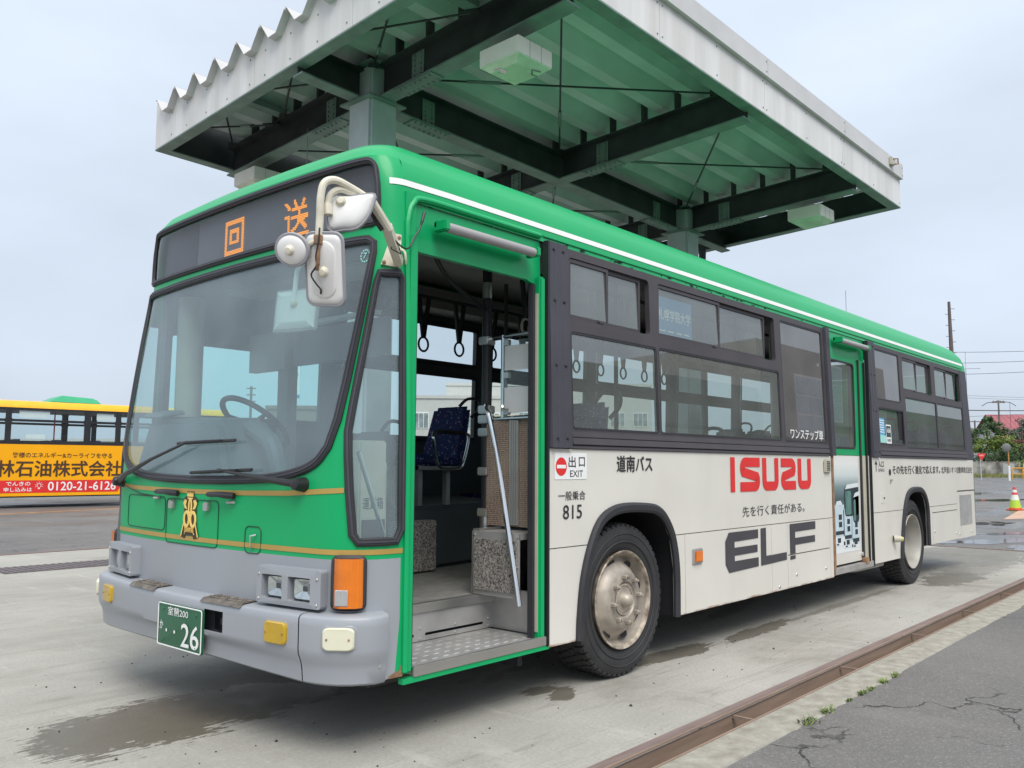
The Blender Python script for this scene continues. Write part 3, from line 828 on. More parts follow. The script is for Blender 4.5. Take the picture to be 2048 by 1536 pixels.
# headlamps
def headlamp(sg):
    a, b = (.655, 1.075) if sg > 0 else (-1.075, -.655)
    mb = MB()
    H = [rrect(*sorted((sg*.69, sg*.835)), .688, .80, .008, 2), rrect(*sorted((sg*.875, sg*1.02)), .688, .80, .008, 2)]
    V, F = region(rrect(a, b, .665, .838, .012, 2), H)
    mb.add([FRONT(u, v, .055) for u, v in V], F)
    for lp in [rrect(a, b, .665, .838, .012, 2)]:
        n = len(lp); mb.add([FRONT(u, v, .055) for u, v in lp]+[FRONT(u, v, .0) for u, v in lp], [(i, (i+1) % n, n+(i+1) % n, n+i) for i in range(n)])
    for lp in H:
        n = len(lp); mb.add([FRONT(u, v, .055) for u, v in lp]+[FRONT(u, v, .012) for u, v in lp], [(i, (i+1) % n, n+(i+1) % n, n+i) for i in range(n)])
    o = mb.build('headlamp_bezel', GREYP, B)
    for h in H:
        h = np.array(h); s0, s1, z0, z1 = h[:, 0].min(), h[:, 0].max(), h[:, 1].min(), h[:, 1].max()
        mb = MB(); mb.add([FRONT(u, v, .012) for u, v in ((s0, z0), (s1, z0), (s1, z1), (s0, z1))], [(0, 1, 2, 3)]); mb.build('lamp_back', DARK, o)
        c = ((s0+s1)/2, (z0+z1)/2)
        mb = MB()
        rows_ = []
        for k, (q, d) in enumerate(((.82, .014), (.80, .026), (.5, .020), (.12, .008))):
            rows_.append([FRONT(c[0]+(u-c[0])*q, c[1]+(v-c[1])*q, d) for u, v in rrect(s0, s1, z0, z1, .02, 4)])
        for r_ in rows_: r_.append(r_[0])
        mb.grid(rows_)
        mb.build('reflector', LAMPG, o, smooth=True)
        V, F = region(rrect(c[0]-.062, c[0]+.062, c[1]-.048, c[1]+.048, .012, 3), (), .02)
        MB().add([FRONT(u, v, .034) for u, v in V], F).build('headlight_glass', G_ACR, o)
    for s in (a+.018, b-.018):
        for z in (.685, .80): MB().lathe([(0, .006), (.005, .005), (.007, 0)], FRONT(s, z, .055), (-1, 0, 0), 8).build('screw', STEELW, o)
headlamp(1); headlamp(-1)
for sg in (1, -1):
    a, b = sorted((sg*1.118, sg*1.238))
    p = fplate('turn_signal', a-.016, b+.016, .660, .908, .0, .030, RUBBER, B, .03)
    m_ = MB()
    m_.grid([[FRONT(s, z, .05-.05*max(0, abs((s-(a+b)/2)/(b-a)*2)-.55)) for s in np.linspace(a, b, 8)] for z in np.linspace(.675, .893, 8)])
    rim = [(s, .675) for s in np.linspace(a, b, 8)]+[(b, z) for z in np.linspace(.675, .893, 8)][1:]+[(s, .893) for s in np.linspace(b, a, 8)][1:]+[(a, z) for z in np.linspace(.893, .675, 8)][1:-1]
    n = len(rim); m_.add([FRONT(s, z, .05-.05*max(0, abs((s-(a+b)/2)/(b-a)*2)-.55)) for s, z in rim]+[FRONT(s, z, .01) for s, z in rim], [(i, (i+1) % n, n+(i+1) % n, n+i) for i in range(n)])
    m_.build('lens', AMBER, p, smooth=True, sharp=50)
    c0, c1 = (a+.014, a+.062) if sg > 0 else (b-.062, b-.014)
    fplate('side_lens', c0, c1, .685, .757, .042, .0545, CLEARL, p, .004)
# hatches, catches and handles on the nose
HATCHL = material('hatch_joint_green', (.004, .075, .03), .5)
def hatch(s0, s1, z0, z1, name='front_hatch'):
    sweep(dens(rrect(s0, s1, z0, z1, .03, 4), .02), .0055, .0035, FRONT).build(name, HATCHL, B)
hatch(-.325, .235, .885, 1.125); hatch(-.90, -.345, .945, 1.13); hatch(.475, .605, .88, 1.01)
for s in (-.245, .135): fplate('hatch_catch', s-.022, s+.022, 1.07, 1.118, 0, .022, STEEL, B, .012)
for s0, s1 in ((-.415, -.165), (.165, .395)):
    o = MB().tube([FRONT(s0, 1.158, .012), FRONT(s0+.02, 1.160, .034), FRONT((s0+s1)/2, 1.163, .040), FRONT(s1-.05, 1.160, .040), FRONT(s1, 1.156, .018)], [.011, .013, .014, .017, .017], 8).build('grab_handle', BLACKP, B, smooth=True)
for s in (-.44, .36): MB().tube([FRONT(s-.035, 1.122, .012), FRONT(s+.035, 1.124, .016)], .0065, 8).build('washer_nozzle', STEELW, B, smooth=True)
MB().tube([FRONT(.548, .905, 0), FRONT(.548, .91, .02), FRONT(.548, .965, .022), FRONT(.575, .972, .008)], .0045, 6).build('hatch_handle', CHROME, B, smooth=True)
# emblem: crest of gold loops on dark brown with crown and scroll
EM = material('emblem_brown', (.05, .022, .008), .45, var=.1)
ec, ez = -.045, .925
E_ = lambda u, v: (ec+u*.098, ez+v*.245)
crest = [E_(*p) for p in ((-1, 0), (-.62, .44), (-.66, .52), (-.70, .60), (-.62, .66), (-.82, .76), (-.66, .86), (-.38, .90), (-.40, 1), (.40, 1), (.38, .90), (.66, .86), (.82, .76), (.62, .66), (.70, .6), (.66, .52), (.62, .44), (1, 0), (.5, -.04), (.35, .04), (-.35, .04), (-.5, -.04))]
em = decal([crest], FRONT, EM, B, .004, 'emblem')
def ring(cx, cz, rx, rz, w): return sweep([E_(cx+rx*math.cos(t), cz+rz*math.sin(t)) for t in np.linspace(0, 2*math.pi, 25)[:-1]], w, .003, lambda s, z, d=0: FRONT(s, z, .0045+d))
ring(-.36, .385, .27, .155, .0185).build('emblem_loop', PRGOLD, em); ring(.36, .385, .27, .155, .0185).build('emblem_loop', PRGOLD, em); ring(0, .64, .15, .19, .0145).build('emblem_loop', PRGOLD, em)
for q_ in (((-.13, .52), (.13, .52), (.13, .56), (-.13, .56)), ((-.34, .88), (.34, .88), (.38, .99), (.26, .93), (.18, 1.0), (.09, .93), (0, 1.0), (-.09, .93), (-.18, 1.0), (-.26, .93), (-.38, .99)),
    ((-.30, .83), (.30, .83), (.30, .86), (-.30, .86)), ((-.78, .74), (-.58, .62), (-.30, .60), (-.46, .70), (-.36, .80), (-.60, .82)), ((.78, .74), (.58, .62), (.30, .60), (.46, .70), (.36, .80), (.60, .82)),
    ((-1, 0), (-.86, .02), (-.60, .30), (-.64, .36)), ((1, 0), (.86, .02), (.60, .30), (.64, .36))): decal([[E_(*p) for p in q_]], FRONT, PRGOLD, em, .006, 'emblem_relief')
write('DONAN BUS', ec-.050, ez+.026, .10, .026, FRONT, PRGOLD, em, .006, .02)
sweep([E_(-.55, .06), E_(-.3, .17), E_(0, .20), E_(.3, .17), E_(.55, .06)], .004, .002, lambda s, z, d=0: FRONT(s, z, .005+d), closed=False).build('emblem_scroll', PRGOLD, em)
# inspection sticker on the windscreen
STK = material('sticker_teal', (.35, .72, .68), .5, var=.1)
for k in range(12):
    t = k*math.pi/6
    decal([[(1.135+.030*math.cos(t+q)*(e), 2.325+.034*math.sin(t+q)*e) for q, e in ((-.16, .78), (.16, .78), (.16, 1), (-.16, 1))]], FRONT, STK, wsg, -.002, 'sticker')
write('7', 1.125, 2.31, .02, .03, FRONT, STK, wsg, -.002, .02)
# wipers
def wiper(pv, mid, b0, b1):
    o = MB().tube([FRONT(*pv, .03), FRONT(pv[0]+(mid[0]-pv[0])*.2, pv[1]+(mid[1]-pv[1])*.2, .055), FRONT(pv[0]+(mid[0]-pv[0])*.6, pv[1]+(mid[1]-pv[1])*.6, .055), FRONT(*mid, .042)], [.020, .016, .010, .007], 8).build('wiper', BLACKP, B, smooth=True)
    MB().tube([FRONT(b0[0]+(b1[0]-b0[0])*k/8, b0[1]+(b1[1]-b0[1])*k/8, .026) for k in range(9)], .009, 6).build('wiper_blade', RUBBER, o)
    MB().tube([FRONT(b0[0]+(b1[0]-b0[0])*k, b0[1]+(b1[1]-b0[1])*k, .038+.012*math.sin(math.pi*k)) for k in np.linspace(.18, .82, 7)], .006, 6).build('blade_yoke', BLACKP, o)
    MB().lathe([(0, .07), (.026, .062), (.032, .03), (.036, 0)], FRONT(*pv, 0), FRONT(*pv, .1)-FRONT(*pv, 0), 14).build('wiper_pivot', BLACKP, o, smooth=True)
wiper((-1.02, 1.205), (-.07, 1.43), (-.21, 1.425), (.37, 1.435)); wiper((.905, 1.222), (.27, 1.285), (-.02, 1.268), (.54, 1.288))
MB().tube([FRONT(-.98, 1.19, .02), FRONT(-.7, 1.14, .006), FRONT(-.45, 1.13, .004)], .003, 6).build('washer_hose', BLACKP, B)

# --- outside mirrors on their arm at the nose corner
mbk = panel('mirror_bracket', [(1.245, 2.275), (1.385, 2.265), (1.39, 2.43), (1.31, 2.435)], FRONT, IVORY, B, thick=.012, d=.014)
for s, z in ((1.262, 2.287), (1.365, 2.28), (1.375, 2.415)): MB().lathe([(0, .022), (.008, .02), (.010, .012)], FRONT(s, z, 0), (-.6, -1, 0), 8).build('bolt', RUSTM, mbk)
A0 = FRONT(1.36, 2.285, .03); A1 = Vector((.05, -.125, 2.40)); A2 = Vector((-.045, -.135, 2.485))
arm = MB().obox((A0+A1)/2, (A1-A0)/2, (A1-A0).cross(Vector((0, 0, 1))).normalized()*.020, (A1-A0).cross((A1-A0).cross(Vector((0, 0, 1)))).normalized()*.024).build('mirror_arm', IVORY, B, bevel=.004)
MB().tube([A1-(A2-A1)*.15, A2+(A2-A1)*.1], .022, 10).build('arm_socket', IVORY, arm)
MB().tube([A1+Vector((-.02, .012, -.02)), A1*.5+A2*.5+Vector((-.005, .02, -.03)), A2+Vector((.0, .02, -.02))], .010, 6).build('mirror_cable', BLACKP, arm)
MB().tube([(A0*.55+A1*.45)+Vector((.0, .0, .0)) + d for d in (Vector((-.026, -.0, .03)), Vector((-.03, -.02, -.02)), Vector((.02, -.03, -.035)), Vector((.035, .01, .02)))], .003, 5, closed=True).build('cable_tie', BLACKP, arm)
path1 = smooth_loop([A2, (-.075, -.125, 2.507), (-.16, -.115, 2.535), (-.225, -.10, 2.552), (-.27, -.085, 2.53), (-.282, -.078, 2.47), (-.278, -.07, 2.38), (-.276, -.063, 2.29)], 5, False)
MB().tube(path1, .017, 10).build('arm_tube', IVORY, arm, smooth=True)
path2 = smooth_loop([(-.075, -.120, 2.497), (-.14, -.11, 2.512), (-.195, -.095, 2.518), (-.230, -.08, 2.492), (-.236, -.07, 2.45), (-.242, -.06, 2.40)], 5, False)
MB().tube(path2, .0145, 10).build('arm_tube', IVORY, arm, smooth=True)
MB().tube([(-.276, -.063, 2.285), (-.30, -.03, 2.262), (-.338, .022, 2.245)], .0115, 8).build('arm_tube', IVORY, arm, smooth=True)
MB().tube([(-.276, -.063, 2.30), (-.276, -.063, 2.262)], .022, 10).build('arm_clamp', RUSTM, arm)
MB().tube([(-.238, -.066, 2.448), (-.236, -.070, 2.40)], .021, 10).build('arm_clamp', IVORY, arm)
def mirror(c, nrm, right, loop, depth, boss, dome=None):
    """shell seen from behind: raised centre, grey rubber rim, mirror glass on the other side"""
    c = Vector(c); n = Vector(nrm).normalized(); r_ = Vector(right); r_ = (r_-n*r_.dot(n)).normalized(); u_ = r_.cross(n)*-1
    if u_.z < 0: u_ = -u_
    Pm = lambda a, b, d=0: c+r_*a+u_*b+n*d
    L = smooth_loop(loop, 3) if len(loop) < 16 else list(loop)
    mb = MB()
    rows_ = [[Pm(a*q, b*q, d) for a, b in L]+[Pm(L[0][0]*q, L[0][1]*q, d)] for q, d in (dome or ((.96, .0), (.95, depth*.4), (.90, depth*.72), (.74, depth*.80), (.69, depth*1.02)))]
    mb.grid(rows_); mb.add(rows_[-1][:-1], [tuple(range(len(L)))])
    o = mb.build('mirror_head', WHITE2, B, smooth=True, sharp=50)
    sweep(L, .017, .014, lambda a, b, d=0: Pm(a*.985, b*.985, d-.004)).build('mirror_rim', PILLAR2, o, smooth=True)
    MB().add([Pm(a, b, -.006) for a, b in L], [tuple(range(len(L)))]).build('mirror_glass', CHROME, o)
    MB().lathe([(0, .022), (.014, .02), (.022, .008), (.026, -.002)], Pm(*boss, depth), n, 16).build('mirror_boss', IVORY, o, smooth=True)
    for k in range(4):
        t = k*1.57+.6
        MB().lathe([(0, .006), (.004, .005), (.004, 0)], Pm(boss[0]+.017*math.cos(t), boss[1]+.017*math.sin(t), depth+.006), n, 6).build('screw', RUSTM, o)
    return o, Pm
PILLAR2 = material('mirror_rim_grey', (.33, .33, .35), .5, var=.06)
vd = (CAM-Vector((-.25, -.06, 2.2))).normalized()
nr = (vd+Vector((-.30, .25, -.10))).normalized()
rt_ = Vector((rt2.x, rt2.y, 0))
m1, P1 = mirror((-.225, -.045, 2.165), nr, rt_, rrect(-.084, .084, -.157, .157, .034, 4), .024, (.0, -.01), ((.97, .0), (.95, .010), (.88, .016), (.80, .018)))
Lo = rrect(-.056, .056, -.125, .125, .055, 6)
MB().grid([[P1(a*q, b*(1-(1-q)*.5), d) for a, b in Lo+Lo[:1]] for q, d in ((1, .0175), (.96, .022), (.90, .0245))]).add([P1(a*.90, b*.95, .0245) for a, b in Lo], [tuple(range(len(Lo)))]).build('raised_panel', WHITE2, m1, smooth=True)
m2, P2 = mirror((-.345, .028, 2.24), (vd+Vector((-.45, .35, -.15))), rt_, [(.078*math.cos(t), .068*math.sin(t)) for t in np.linspace(0, 6.28, 15)[:-1]], .02, (0, 0), ((.97, .0), (.95, .008), (.80, .016), (.55, .021), (.25, .024)))
m3, P3 = mirror((-.145, -.115, 2.425), (vd+Vector((-.25, .1, .35))), rt_, [(-.095, .062), (.0, .072), (.09, .082), (.10, .06), (.075, -.02), (.03, -.075), (-.03, -.085), (-.095, -.082)], .03, (-.04, .035), ((.97, .0), (.95, .012), (.85, .022), (.6, .030), (.3, .034)))
MB().tube([(-.276, -.066, 2.29), (-.285, -.075, 2.24), P1(-.012, .03, .05), P1(-.022, .0, .045)], .0085, 8).build('mirror_stay', RUSTM, arm)
MB().tube(smooth_loop([(-.285, -.08, 2.33), (-.292, -.085, 2.27), P1(-.02, .06, .05), P1(-.018, .02, .052), P1(-.045, -.02, .05), P1(-.028, -.06, .040), P1(-.012, -.085, .032), P1(-.014, -.105, .03)], 4, False), .0042, 6).build('mirror_cable', BLACKP, arm)
MB().tube(smooth_loop([(.10, -.105, 2.36), (.20, -.06, 2.345), (.27, -.03, 2.36), (.31, -.02, 2.42), (.345, -.02, 2.47), (.375, -.02, 2.56)], 4, False), [.0045]*18+[.008]*3, 6).build('mirror_cable', BLACKP, arm)
MB().tube(smooth_loop([FRONT(1.39, 2.36, .01), FRONT(1.415, 2.345, .02), FRONT(1.425, 2.31, .02), FRONT(1.44, 2.29, .01)], 4, False), .006, 6).build('mirror_cable', IVORY, arm)

# --- wheels
RIMEDGE = material('rim_edge_worn', (.26, .20, .15), .55, metal=.4, var=.35, scale=16, col2=(.46, .40, .33))
def wheel(xc, y0, yd, front, name='wheel'):
    r = .4785
    tp = [(.30, .03), (.335, .012), (.385, .002), (.43, .006), (.455, .018), (r-.020, .034), (r-.014, .052), (r-.014, .24), (r-.02, .262), (.42, .275), (.30, .25)]
    w = MB().lathe(tp, (xc, y0, r), (0, yd, 0), 64).build(name, TYRE, B, smooth=True, sharp=50)
    mb = MB(); n = 54
    for row, (a, b) in enumerate(((.018, .085), (.10, .135), (.155, .19), (.205, .25))):
        for k in range(n):
            t = (k+.5*(row % 2))*2*math.pi/n; dt = 2*math.pi/n*.36
            def q(tt, rr, h): return (xc+rr*math.cos(tt), y0+yd*h, r+rr*math.sin(tt))
            ra_ = r-.006 if row == 0 else r-.006
            if row == 0:
                mb.hexa([q(t-dt, r-.060, .013), q(t+dt, r-.060, .013), q(t+dt, r-.055, .05), q(t-dt, r-.055, .05), q(t-dt*.9, r-.010, .020), q(t+dt*.9, r-.010, .020), q(t+dt, r, .05), q(t-dt, r, .05)])
            mb.hexa([q(t-dt, r-.03, a), q(t+dt, r-.03, a), q(t+dt, r-.03, b), q(t-dt, r-.03, b), q(t-dt, ra_-.006, a+.004), q(t+dt, ra_-.006, a+.004), q(t+dt, r, b), q(t-dt, r, b)])
    o = mb.build('tread_block', TYRE, w); o['kind'] = 'stuff'
    for rr in (.36, .41): MB().lathe([(rr-.006, .0055), (rr, -.001), (rr+.006, .005)], (xc, y0, r), (0, yd, 0), 48).build('sidewall_ring', TYRE, w, smooth=True)
    ax = Vector((0, yd, 0))
    MB().lathe([(.288, .05), (.300, .012), (.306, .004), (.302, -.004), (.292, .0), (.284, .02)], (xc, y0, r), ax, 48).build('rim_flange', RIMEDGE if front else RIMR, w, smooth=True)
    if front:
        prof = [(.285, .02), (.275, .055), (.262, .075), (.235, .06), (.205, .025), (.185, .002), (.165, -.008), (.115, -.010), (.112, .0), (.10, .004)]
        # disc with eight hand holes
        mb = MB(); nA = 64; rows_ = []
        for rr, h in prof: rows_.append([(xc+rr*math.cos(2*math.pi*k/nA), y0+yd*h, r+rr*math.sin(2*math.pi*k/nA)) for k in range(nA)])
        mb.grid(rows_, wrapj=True)
        mb.build('rim', RIM, w, smooth=True, sharp=60)
        for k in range(8):
            t = k*math.pi/4+.28
            cc = Vector((xc+.240*math.cos(t), y0+yd*.066, r+.240*math.sin(t))); e1 = Vector((math.cos(t), 0, math.sin(t))); e2 = Vector((-math.sin(t), 0, math.cos(t)))
            cone = (Vector((0, -yd, 0))*.9+e1*-.45).normalized(); e1 = (e1-cone*e1.dot(cone)).normalized()
            MB().add([cc+cone*.017+e1*(.026*math.cos(a))+e2*(.038*math.sin(a)) for a in np.linspace(0, 6.28, 17)[:-1]], [tuple(range(16))]).build('hand_hole', DARK, w)
        for k in range(8):
            t = k*math.pi/4+.12
            cc = (xc+.1425*math.cos(t), y0+yd*-.008, r+.1425*math.sin(t))
            o = MB().lathe([(0, .034), (.013, .033), (.016, .028), (.017, .0)], cc, -ax, 6).build('wheel_nut', RIM, w)
            MB().lathe([(0, .046), (.008, .044), (.009, .030)], cc, -ax, 8).build('stud', RIMEDGE, w)
        MB().lathe([(0, .060), (.020, .058), (.034, .048), (.044, .030), (.050, .006), (.066, .002), (.080, .004), (.083, .0), (.10, -.004)], (xc, y0, r), -ax, 32).build('hub_cap', RIM, w, smooth=True, sharp=50)
        MB().lathe([(.084, .0045), (.092, .008), (.098, .004)], (xc, y0, r), -ax, 32).build('hub_ring', RIMEDGE, w, smooth=True)
    else:
        prof = [(.290, .01), (.272, .05), (.262, .13), (.255, .20), (.235, .225), (.15, .232), (.11, .235), (.10, .20), (.085, .16), (.0, .15)]
        MB().lathe(prof, (xc, y0, r), ax, 48).build('rim', RIMR, w, smooth=True, sharp=50)
        for k in range(8):
            t = k*math.pi/4
            MB().lathe([(0, .03), (.014, .028), (.016, 0)], (xc+.1425*math.cos(t), y0+yd*.23, r+.1425*math.sin(t)), -ax, 6).build('wheel_nut', RIM, w)
    return w
wheel(2.166, .03, 1, True); wheel(7.97, .03, 1, False)
wheel(2.166, BW-.03, -1, True); wheel(7.97, BW-.03, -1, False)
# underbody
MB().box(.15, 10.4, .70, 1.8, .42, .50).box(1.0, 10.2, .65, .80, .30, .45).box(1.0, 10.2, 1.7, 1.85, .30, .45).box(2.08, 2.25, .35, 2.15, .38, .56).box(7.85, 8.1, .35, 2.15, .36, .62).box(2.9, 5.4, .10, .55, .36, .50).box(3.0, 7.3, 1.9, 2.40, .34, .50).box(8.6, 10.4, .15, 2.3, .36, .5).box(.2, 1.55, .12, 2.37, .285, .325).box(2.85, 7.35, .12, 2.37, .35, .40).box(8.55, 10.4, .12, 2.37, .42, .46).box(1.0, 9.0, .62, 1.87, .31, .36).build('chassis', BLACKP, B)
MB().tube([(6.2, .35, .27), (6.8, .25, .25), (7.35, .18, .27)], .03, 10).build('exhaust_pipe', STEELW, B, smooth=True)
MB().box(1.40, 1.44, .25, .45, .16, .34).build('mud_flap', RUBBER, B)
# --- rear door (closed, set back a little)
DOOR = lambda x, z, d=0: Vector((x, .035-d, z))
hd = dens([(5.62, 2.40), (6.55, 2.40), (6.56, 2.36), (6.60, 2.36), (6.60, 2.62), (5.62, 2.62)], .05)
panel('door_header', hd, SIDE, GREEN2, B, thick=.03, d=-.008)
lamp_tube(5.72, 6.50, 2.535, B)
rd = panel('rear_door', [(5.62, 1.43), (6.385, 1.43), (6.385, 2.42), (5.62, 2.42)], DOOR, GREEN2, B, holes=[rrect(5.67, 6.285, 1.50, 2.345, .04, 3)], thick=.03)
sweep(rrect(5.672, 6.283, 1.502, 2.343, .04, 3), .02, .006, DOOR).build('window_rubber', RUBBER, rd)
V, F = region(rrect(5.66, 6.29, 1.49, 2.355, .04, 3)); MB().add([DOOR(u, v, -.008) for u, v in V], F).build('pane', G_SIDE, rd)
MB().box(6.22, 6.285, .05, .07, 1.50, 2.34).build('inner_post', BLACKP, rd)
lowd = panel('door_lower', [(5.60, .395), (6.37, .395), (6.385, 1.426), (5.60, 1.426)], DOOR, WHITE, B, thick=.03)
MB().box(6.385, 6.415, .02, .06, .39, 2.40).build('door_seal', RUBBER, B)
MB().box(6.415, 6.50, .015, .05, .39, 1.43).build('door_jamb', CREAMP, B)
MB().box(6.415, 6.56, .02, .05, 1.43, 2.40).build('door_jamb', GREEN2, B)
MB().box(6.50, 6.585, .012, .05, .36, 1.43).build('door_jamb', WHITE, B)
MB().box(6.50, 6.52, -.002, .05, .36, 2.38).build('jamb_black_strip', BLACKP, B)  # solid black strip along the jamb joint
MB().box(5.575, 6.60, -.006, .05, .318, .375).build('step_nosing', STEELW, B, bevel=.004)
MB().box(6.36, 6.44, -.012, .03, .36, .42).build('door_guide', RUSTM, B)
MB().lathe([(0, .02), (.02, .018), (.022, 0)], (6.36, .035, .455), (0, -1, 0), 12).build('door_roller', STEELW, B)
MB().box(5.552, 5.60, -.004, .03, .318, 1.43).build('door_edge_rubber', RUSTM, B)
# printed picture on the door: mirrors above a row of pale box shapes fading to white
pm = bpy.data.materials.new('door_print'); pm.use_nodes = True
t = pm.node_tree; b = t.nodes['Principled BSDF']; g = N(t, 'ShaderNodeNewGeometry'); sp = N(t, 'ShaderNodeSeparateXYZ'); t.links.new(g.outputs['Position'], sp.inputs[0])
mr = N(t, 'ShaderNodeMapRange'); mr.inputs['From Min'].default_value = .50; mr.inputs['From Max'].default_value = 1.42; t.links.new(sp.outputs['Z'], mr.inputs[0])
r = N(t, 'ShaderNodeValToRGB'); t.links.new(mr.outputs[0], r.inputs[0])
for i, (p, c) in enumerate([(0, (.78, .80, .80)), (.12, (.70, .76, .78)), (.30, (.30, .40, .44)), (.55, (.055, .10, .115)), (.68, (.20, .28, .29)), (.80, (.62, .68, .68)), (.92, (.78, .79, .77)), (1, (.76, .76, .72))]):
    e = r.color_ramp.elements[i] if i < 2 else r.color_ramp.elements.new(p)
    e.position = p; e.color = c+(1,)
t.links.new(r.outputs[0], b.inputs['Base Color']); b.inputs['Roughness'].default_value = .4
decal([[(5.625, .50), (6.32, .50), (6.33, 1.42), (5.625, 1.42)]], DOOR, pm, lowd, .002, 'print')
PT1 = material('print_pale_blue', (.55, .66, .72), .4, var=.1, scale=8); PT2 = material('print_teal', (.10, .22, .19), .4, var=.3, scale=6); PT3 = material('print_navy', (.018, .03, .045), .4)
PT4 = material('print_pale', (.72, .77, .79), .4, var=.06)
for (x, w, zt, zb) in ((5.68, .24, .955, .60), (5.90, .22, .905, .57), (6.11, .21, .865, .56)):
    decal([[(x, zb), (x+w, zb), (x+w, zt), (x, zt)]], DOOR, PT1, lowd, .003, 'print')
    decal([[(x+.10*w/.24, zt-.14), (x+.18*w/.24, zt-.14), (x+.18*w/.24, zt-.09), (x+.10*w/.24, zt-.09)], [(x+.10*w/.24, zt-.21), (x+.18*w/.24, zt-.21), (x+.18*w/.24, zt-.16), (x+.10*w/.24, zt-.16)],
        [(x+.02, zt-.28), (x+w-.02, zt-.28), (x+w-.02, zt-.245), (x+.02, zt-.245)]], DOOR, PT3, lowd, .004, 'print')
    for q_ in ([(x-.01, zb-.03), (x+w+.01, zb-.03), (x+w+.01, zt-.30), (x-.01, zt-.30)], [(x+.03, zt), (x+w-.04, zt), (x+w-.08, zt+.04), (x+.06, zt+.035)]): decal([q_], DOOR, PT4, lowd, .0038, 'print')
    decal([[(x+.06, zb+.0), (x+.14, zb+.0), (x+.14, zb+.045), (x+.06, zb+.045)], [(x+.03, zb-.022), (x+.09, zb-.022), (x+.09, zb-.008), (x+.03, zb-.008)]], DOOR, PT3, lowd, .0044, 'print')
for (x, w, zt, zb) in ((5.94, .37, 1.13, .84), (6.15, .165, 1.045, .77)):
    decal([rrect(x, x+w, zb, zt, .05, 4)], DOOR, PT3, lowd, .005, 'print')
    decal([rrect(x+.015, x+w*.45, zb+.015, zt-.045, .03, 4)], DOOR, PT2, lowd, .006, 'print')
    decal([[(x, zt-.03), (x+w, zt-.01), (x+w, zt+.03), (x+.06, zt+.015), (x+.01, zt-.03)]], DOOR, PT4, lowd, .0065, 'print')

# --- lettering on the side
SD = lambda x, z, d=0: SIDE(x, z, .0015+d)
def W_(body, x0, x1, z0, z1, mat, bold=0., d=.002, **k): return write(body, x0, z0, x1-x0, z1-z0, SD, mat, B, d, bold, **k)
decal([rrect(1.425, 1.735, 1.238, 1.392, .006, 2)], SD, PRW, B, .001, 'sign_sticker')
decal([[(1.487+.052*math.cos(q), 1.312+.053*math.sin(q)) for q in np.linspace(0, 6.28, 33)[:-1]]], SD, PRR, B, .002)
decal([[(1.445, 1.302), (1.529, 1.302), (1.529, 1.322), (1.445, 1.322)]], SD, PRW, B, .003)
W_('出', 1.555, 1.625, 1.307, 1.372, PRB, .012); W_('口', 1.655, 1.715, 1.312, 1.368, PRB, .012); W_('EXIT', 1.57, 1.695, 1.252, 1.290, PRB, .006)
W_('一般乗合', 1.46, 1.72, 1.117, 1.170, PRB, .005); W_('815', 1.503, 1.685, 1.008, 1.090, PRB, .006)
W_('道南バス', 2.05, 2.46, 1.28, 1.382, PRB, .017)
def poly(L): return [tuple(p) for p in L]
# large red lettering: five heavy geometric letters with round joints
Z0, Z1 = 1.122, 1.387
def bar(path, w): return path, w
def stroke(paths, w, mat, nm='lettering'):
    mb = MB()
    for p in paths:
        P = [Vector(q) for q in p]
        L, Rr = [], []
        for i, q in enumerate(P):
            a = P[i-1] if i else None; c = P[i+1] if i < len(P)-1 else None
            t1 = (q-a).normalized() if a is not None else (c-q).normalized(); t2 = (c-q).normalized() if c is not None else t1
            n1 = Vector((-t1.y, t1.x)); n2 = Vector((-t2.y, t2.x)); nn = (n1+n2).normalized(); k = w/2/max(.35, nn.dot(n1))
            L.append(q+nn*k); Rr.append(q-nn*k)
        mb.grid([[SD(v.x, v.y, .002) for v in L], [SD(v.x, v.y, .002) for v in Rr]])
    return mb.build(nm, mat, B)
def arc(cx, cz, r, a0, a1, n=7): return [(cx+r*math.cos(R(a0+(a1-a0)*k/n)), cz+r*math.sin(R(a0+(a1-a0)*k/n))) for k in range(n+1)]
w_ = .074; h_ = w_/2; zt, zb = Z1-h_, Z0+h_
rr_ = .045
stroke([[(3.592, Z0), (3.592, Z1)]], .072, PRR)
def Sletter(x0, x1, flip):
    f = (lambda x: x0+x1-x) if flip else (lambda x: x)
    p = [(x1, zt), (x0+h_+rr_, zt)]+arc(x0+h_+rr_, zt-rr_, rr_, 90, 225, 6)[1:]+arc(x1-h_-rr_, zb+rr_, rr_, 45, -90, 6)+[(x0, zb)]
    return [[(f(x), z) for x, z in p]]
stroke(Sletter(3.715, 4.055, False), w_, PRR)
def Uletter(x0, x1): return [[(x0+h_, Z1), (x0+h_, zb+rr_)]+arc(x0+h_+rr_, zb+rr_, rr_, 180, 270, 5)[1:]+arc(x1-h_-rr_, zb+rr_, rr_, 270, 360, 5)+[(x1-h_, Z1)]]
stroke(Uletter(4.10, 4.40), w_, PRR)
stroke(Sletter(4.45, 4.745, True), w_, PRR)
stroke(Uletter(4.79, 5.07), w_, PRR)
W_('先を行く責任がある。', 3.74, 4.91, .928, 1.008, PRG, .002)
decal([[(3.51, .525), (4.0, .535), (4.0, .605), (3.60, .605), (3.60, .645), (3.985, .648), (3.985, .705), (3.60, .705), (3.60, .75), (4.0, .755), (4.0, .823), (3.51, .822), (3.455, .76), (3.455, .59)]], SD, PRG, B, .002)
decal([[(4.045, .535), (4.242, .538), (4.242, .605), (4.14, .605), (4.14, .828), (4.045, .826)]], SD, PRG, B, .002)
decal([[(4.248, .538), (4.525, .545), (4.525, .607), (4.248, .605)]], SD, PRG, B, .002)
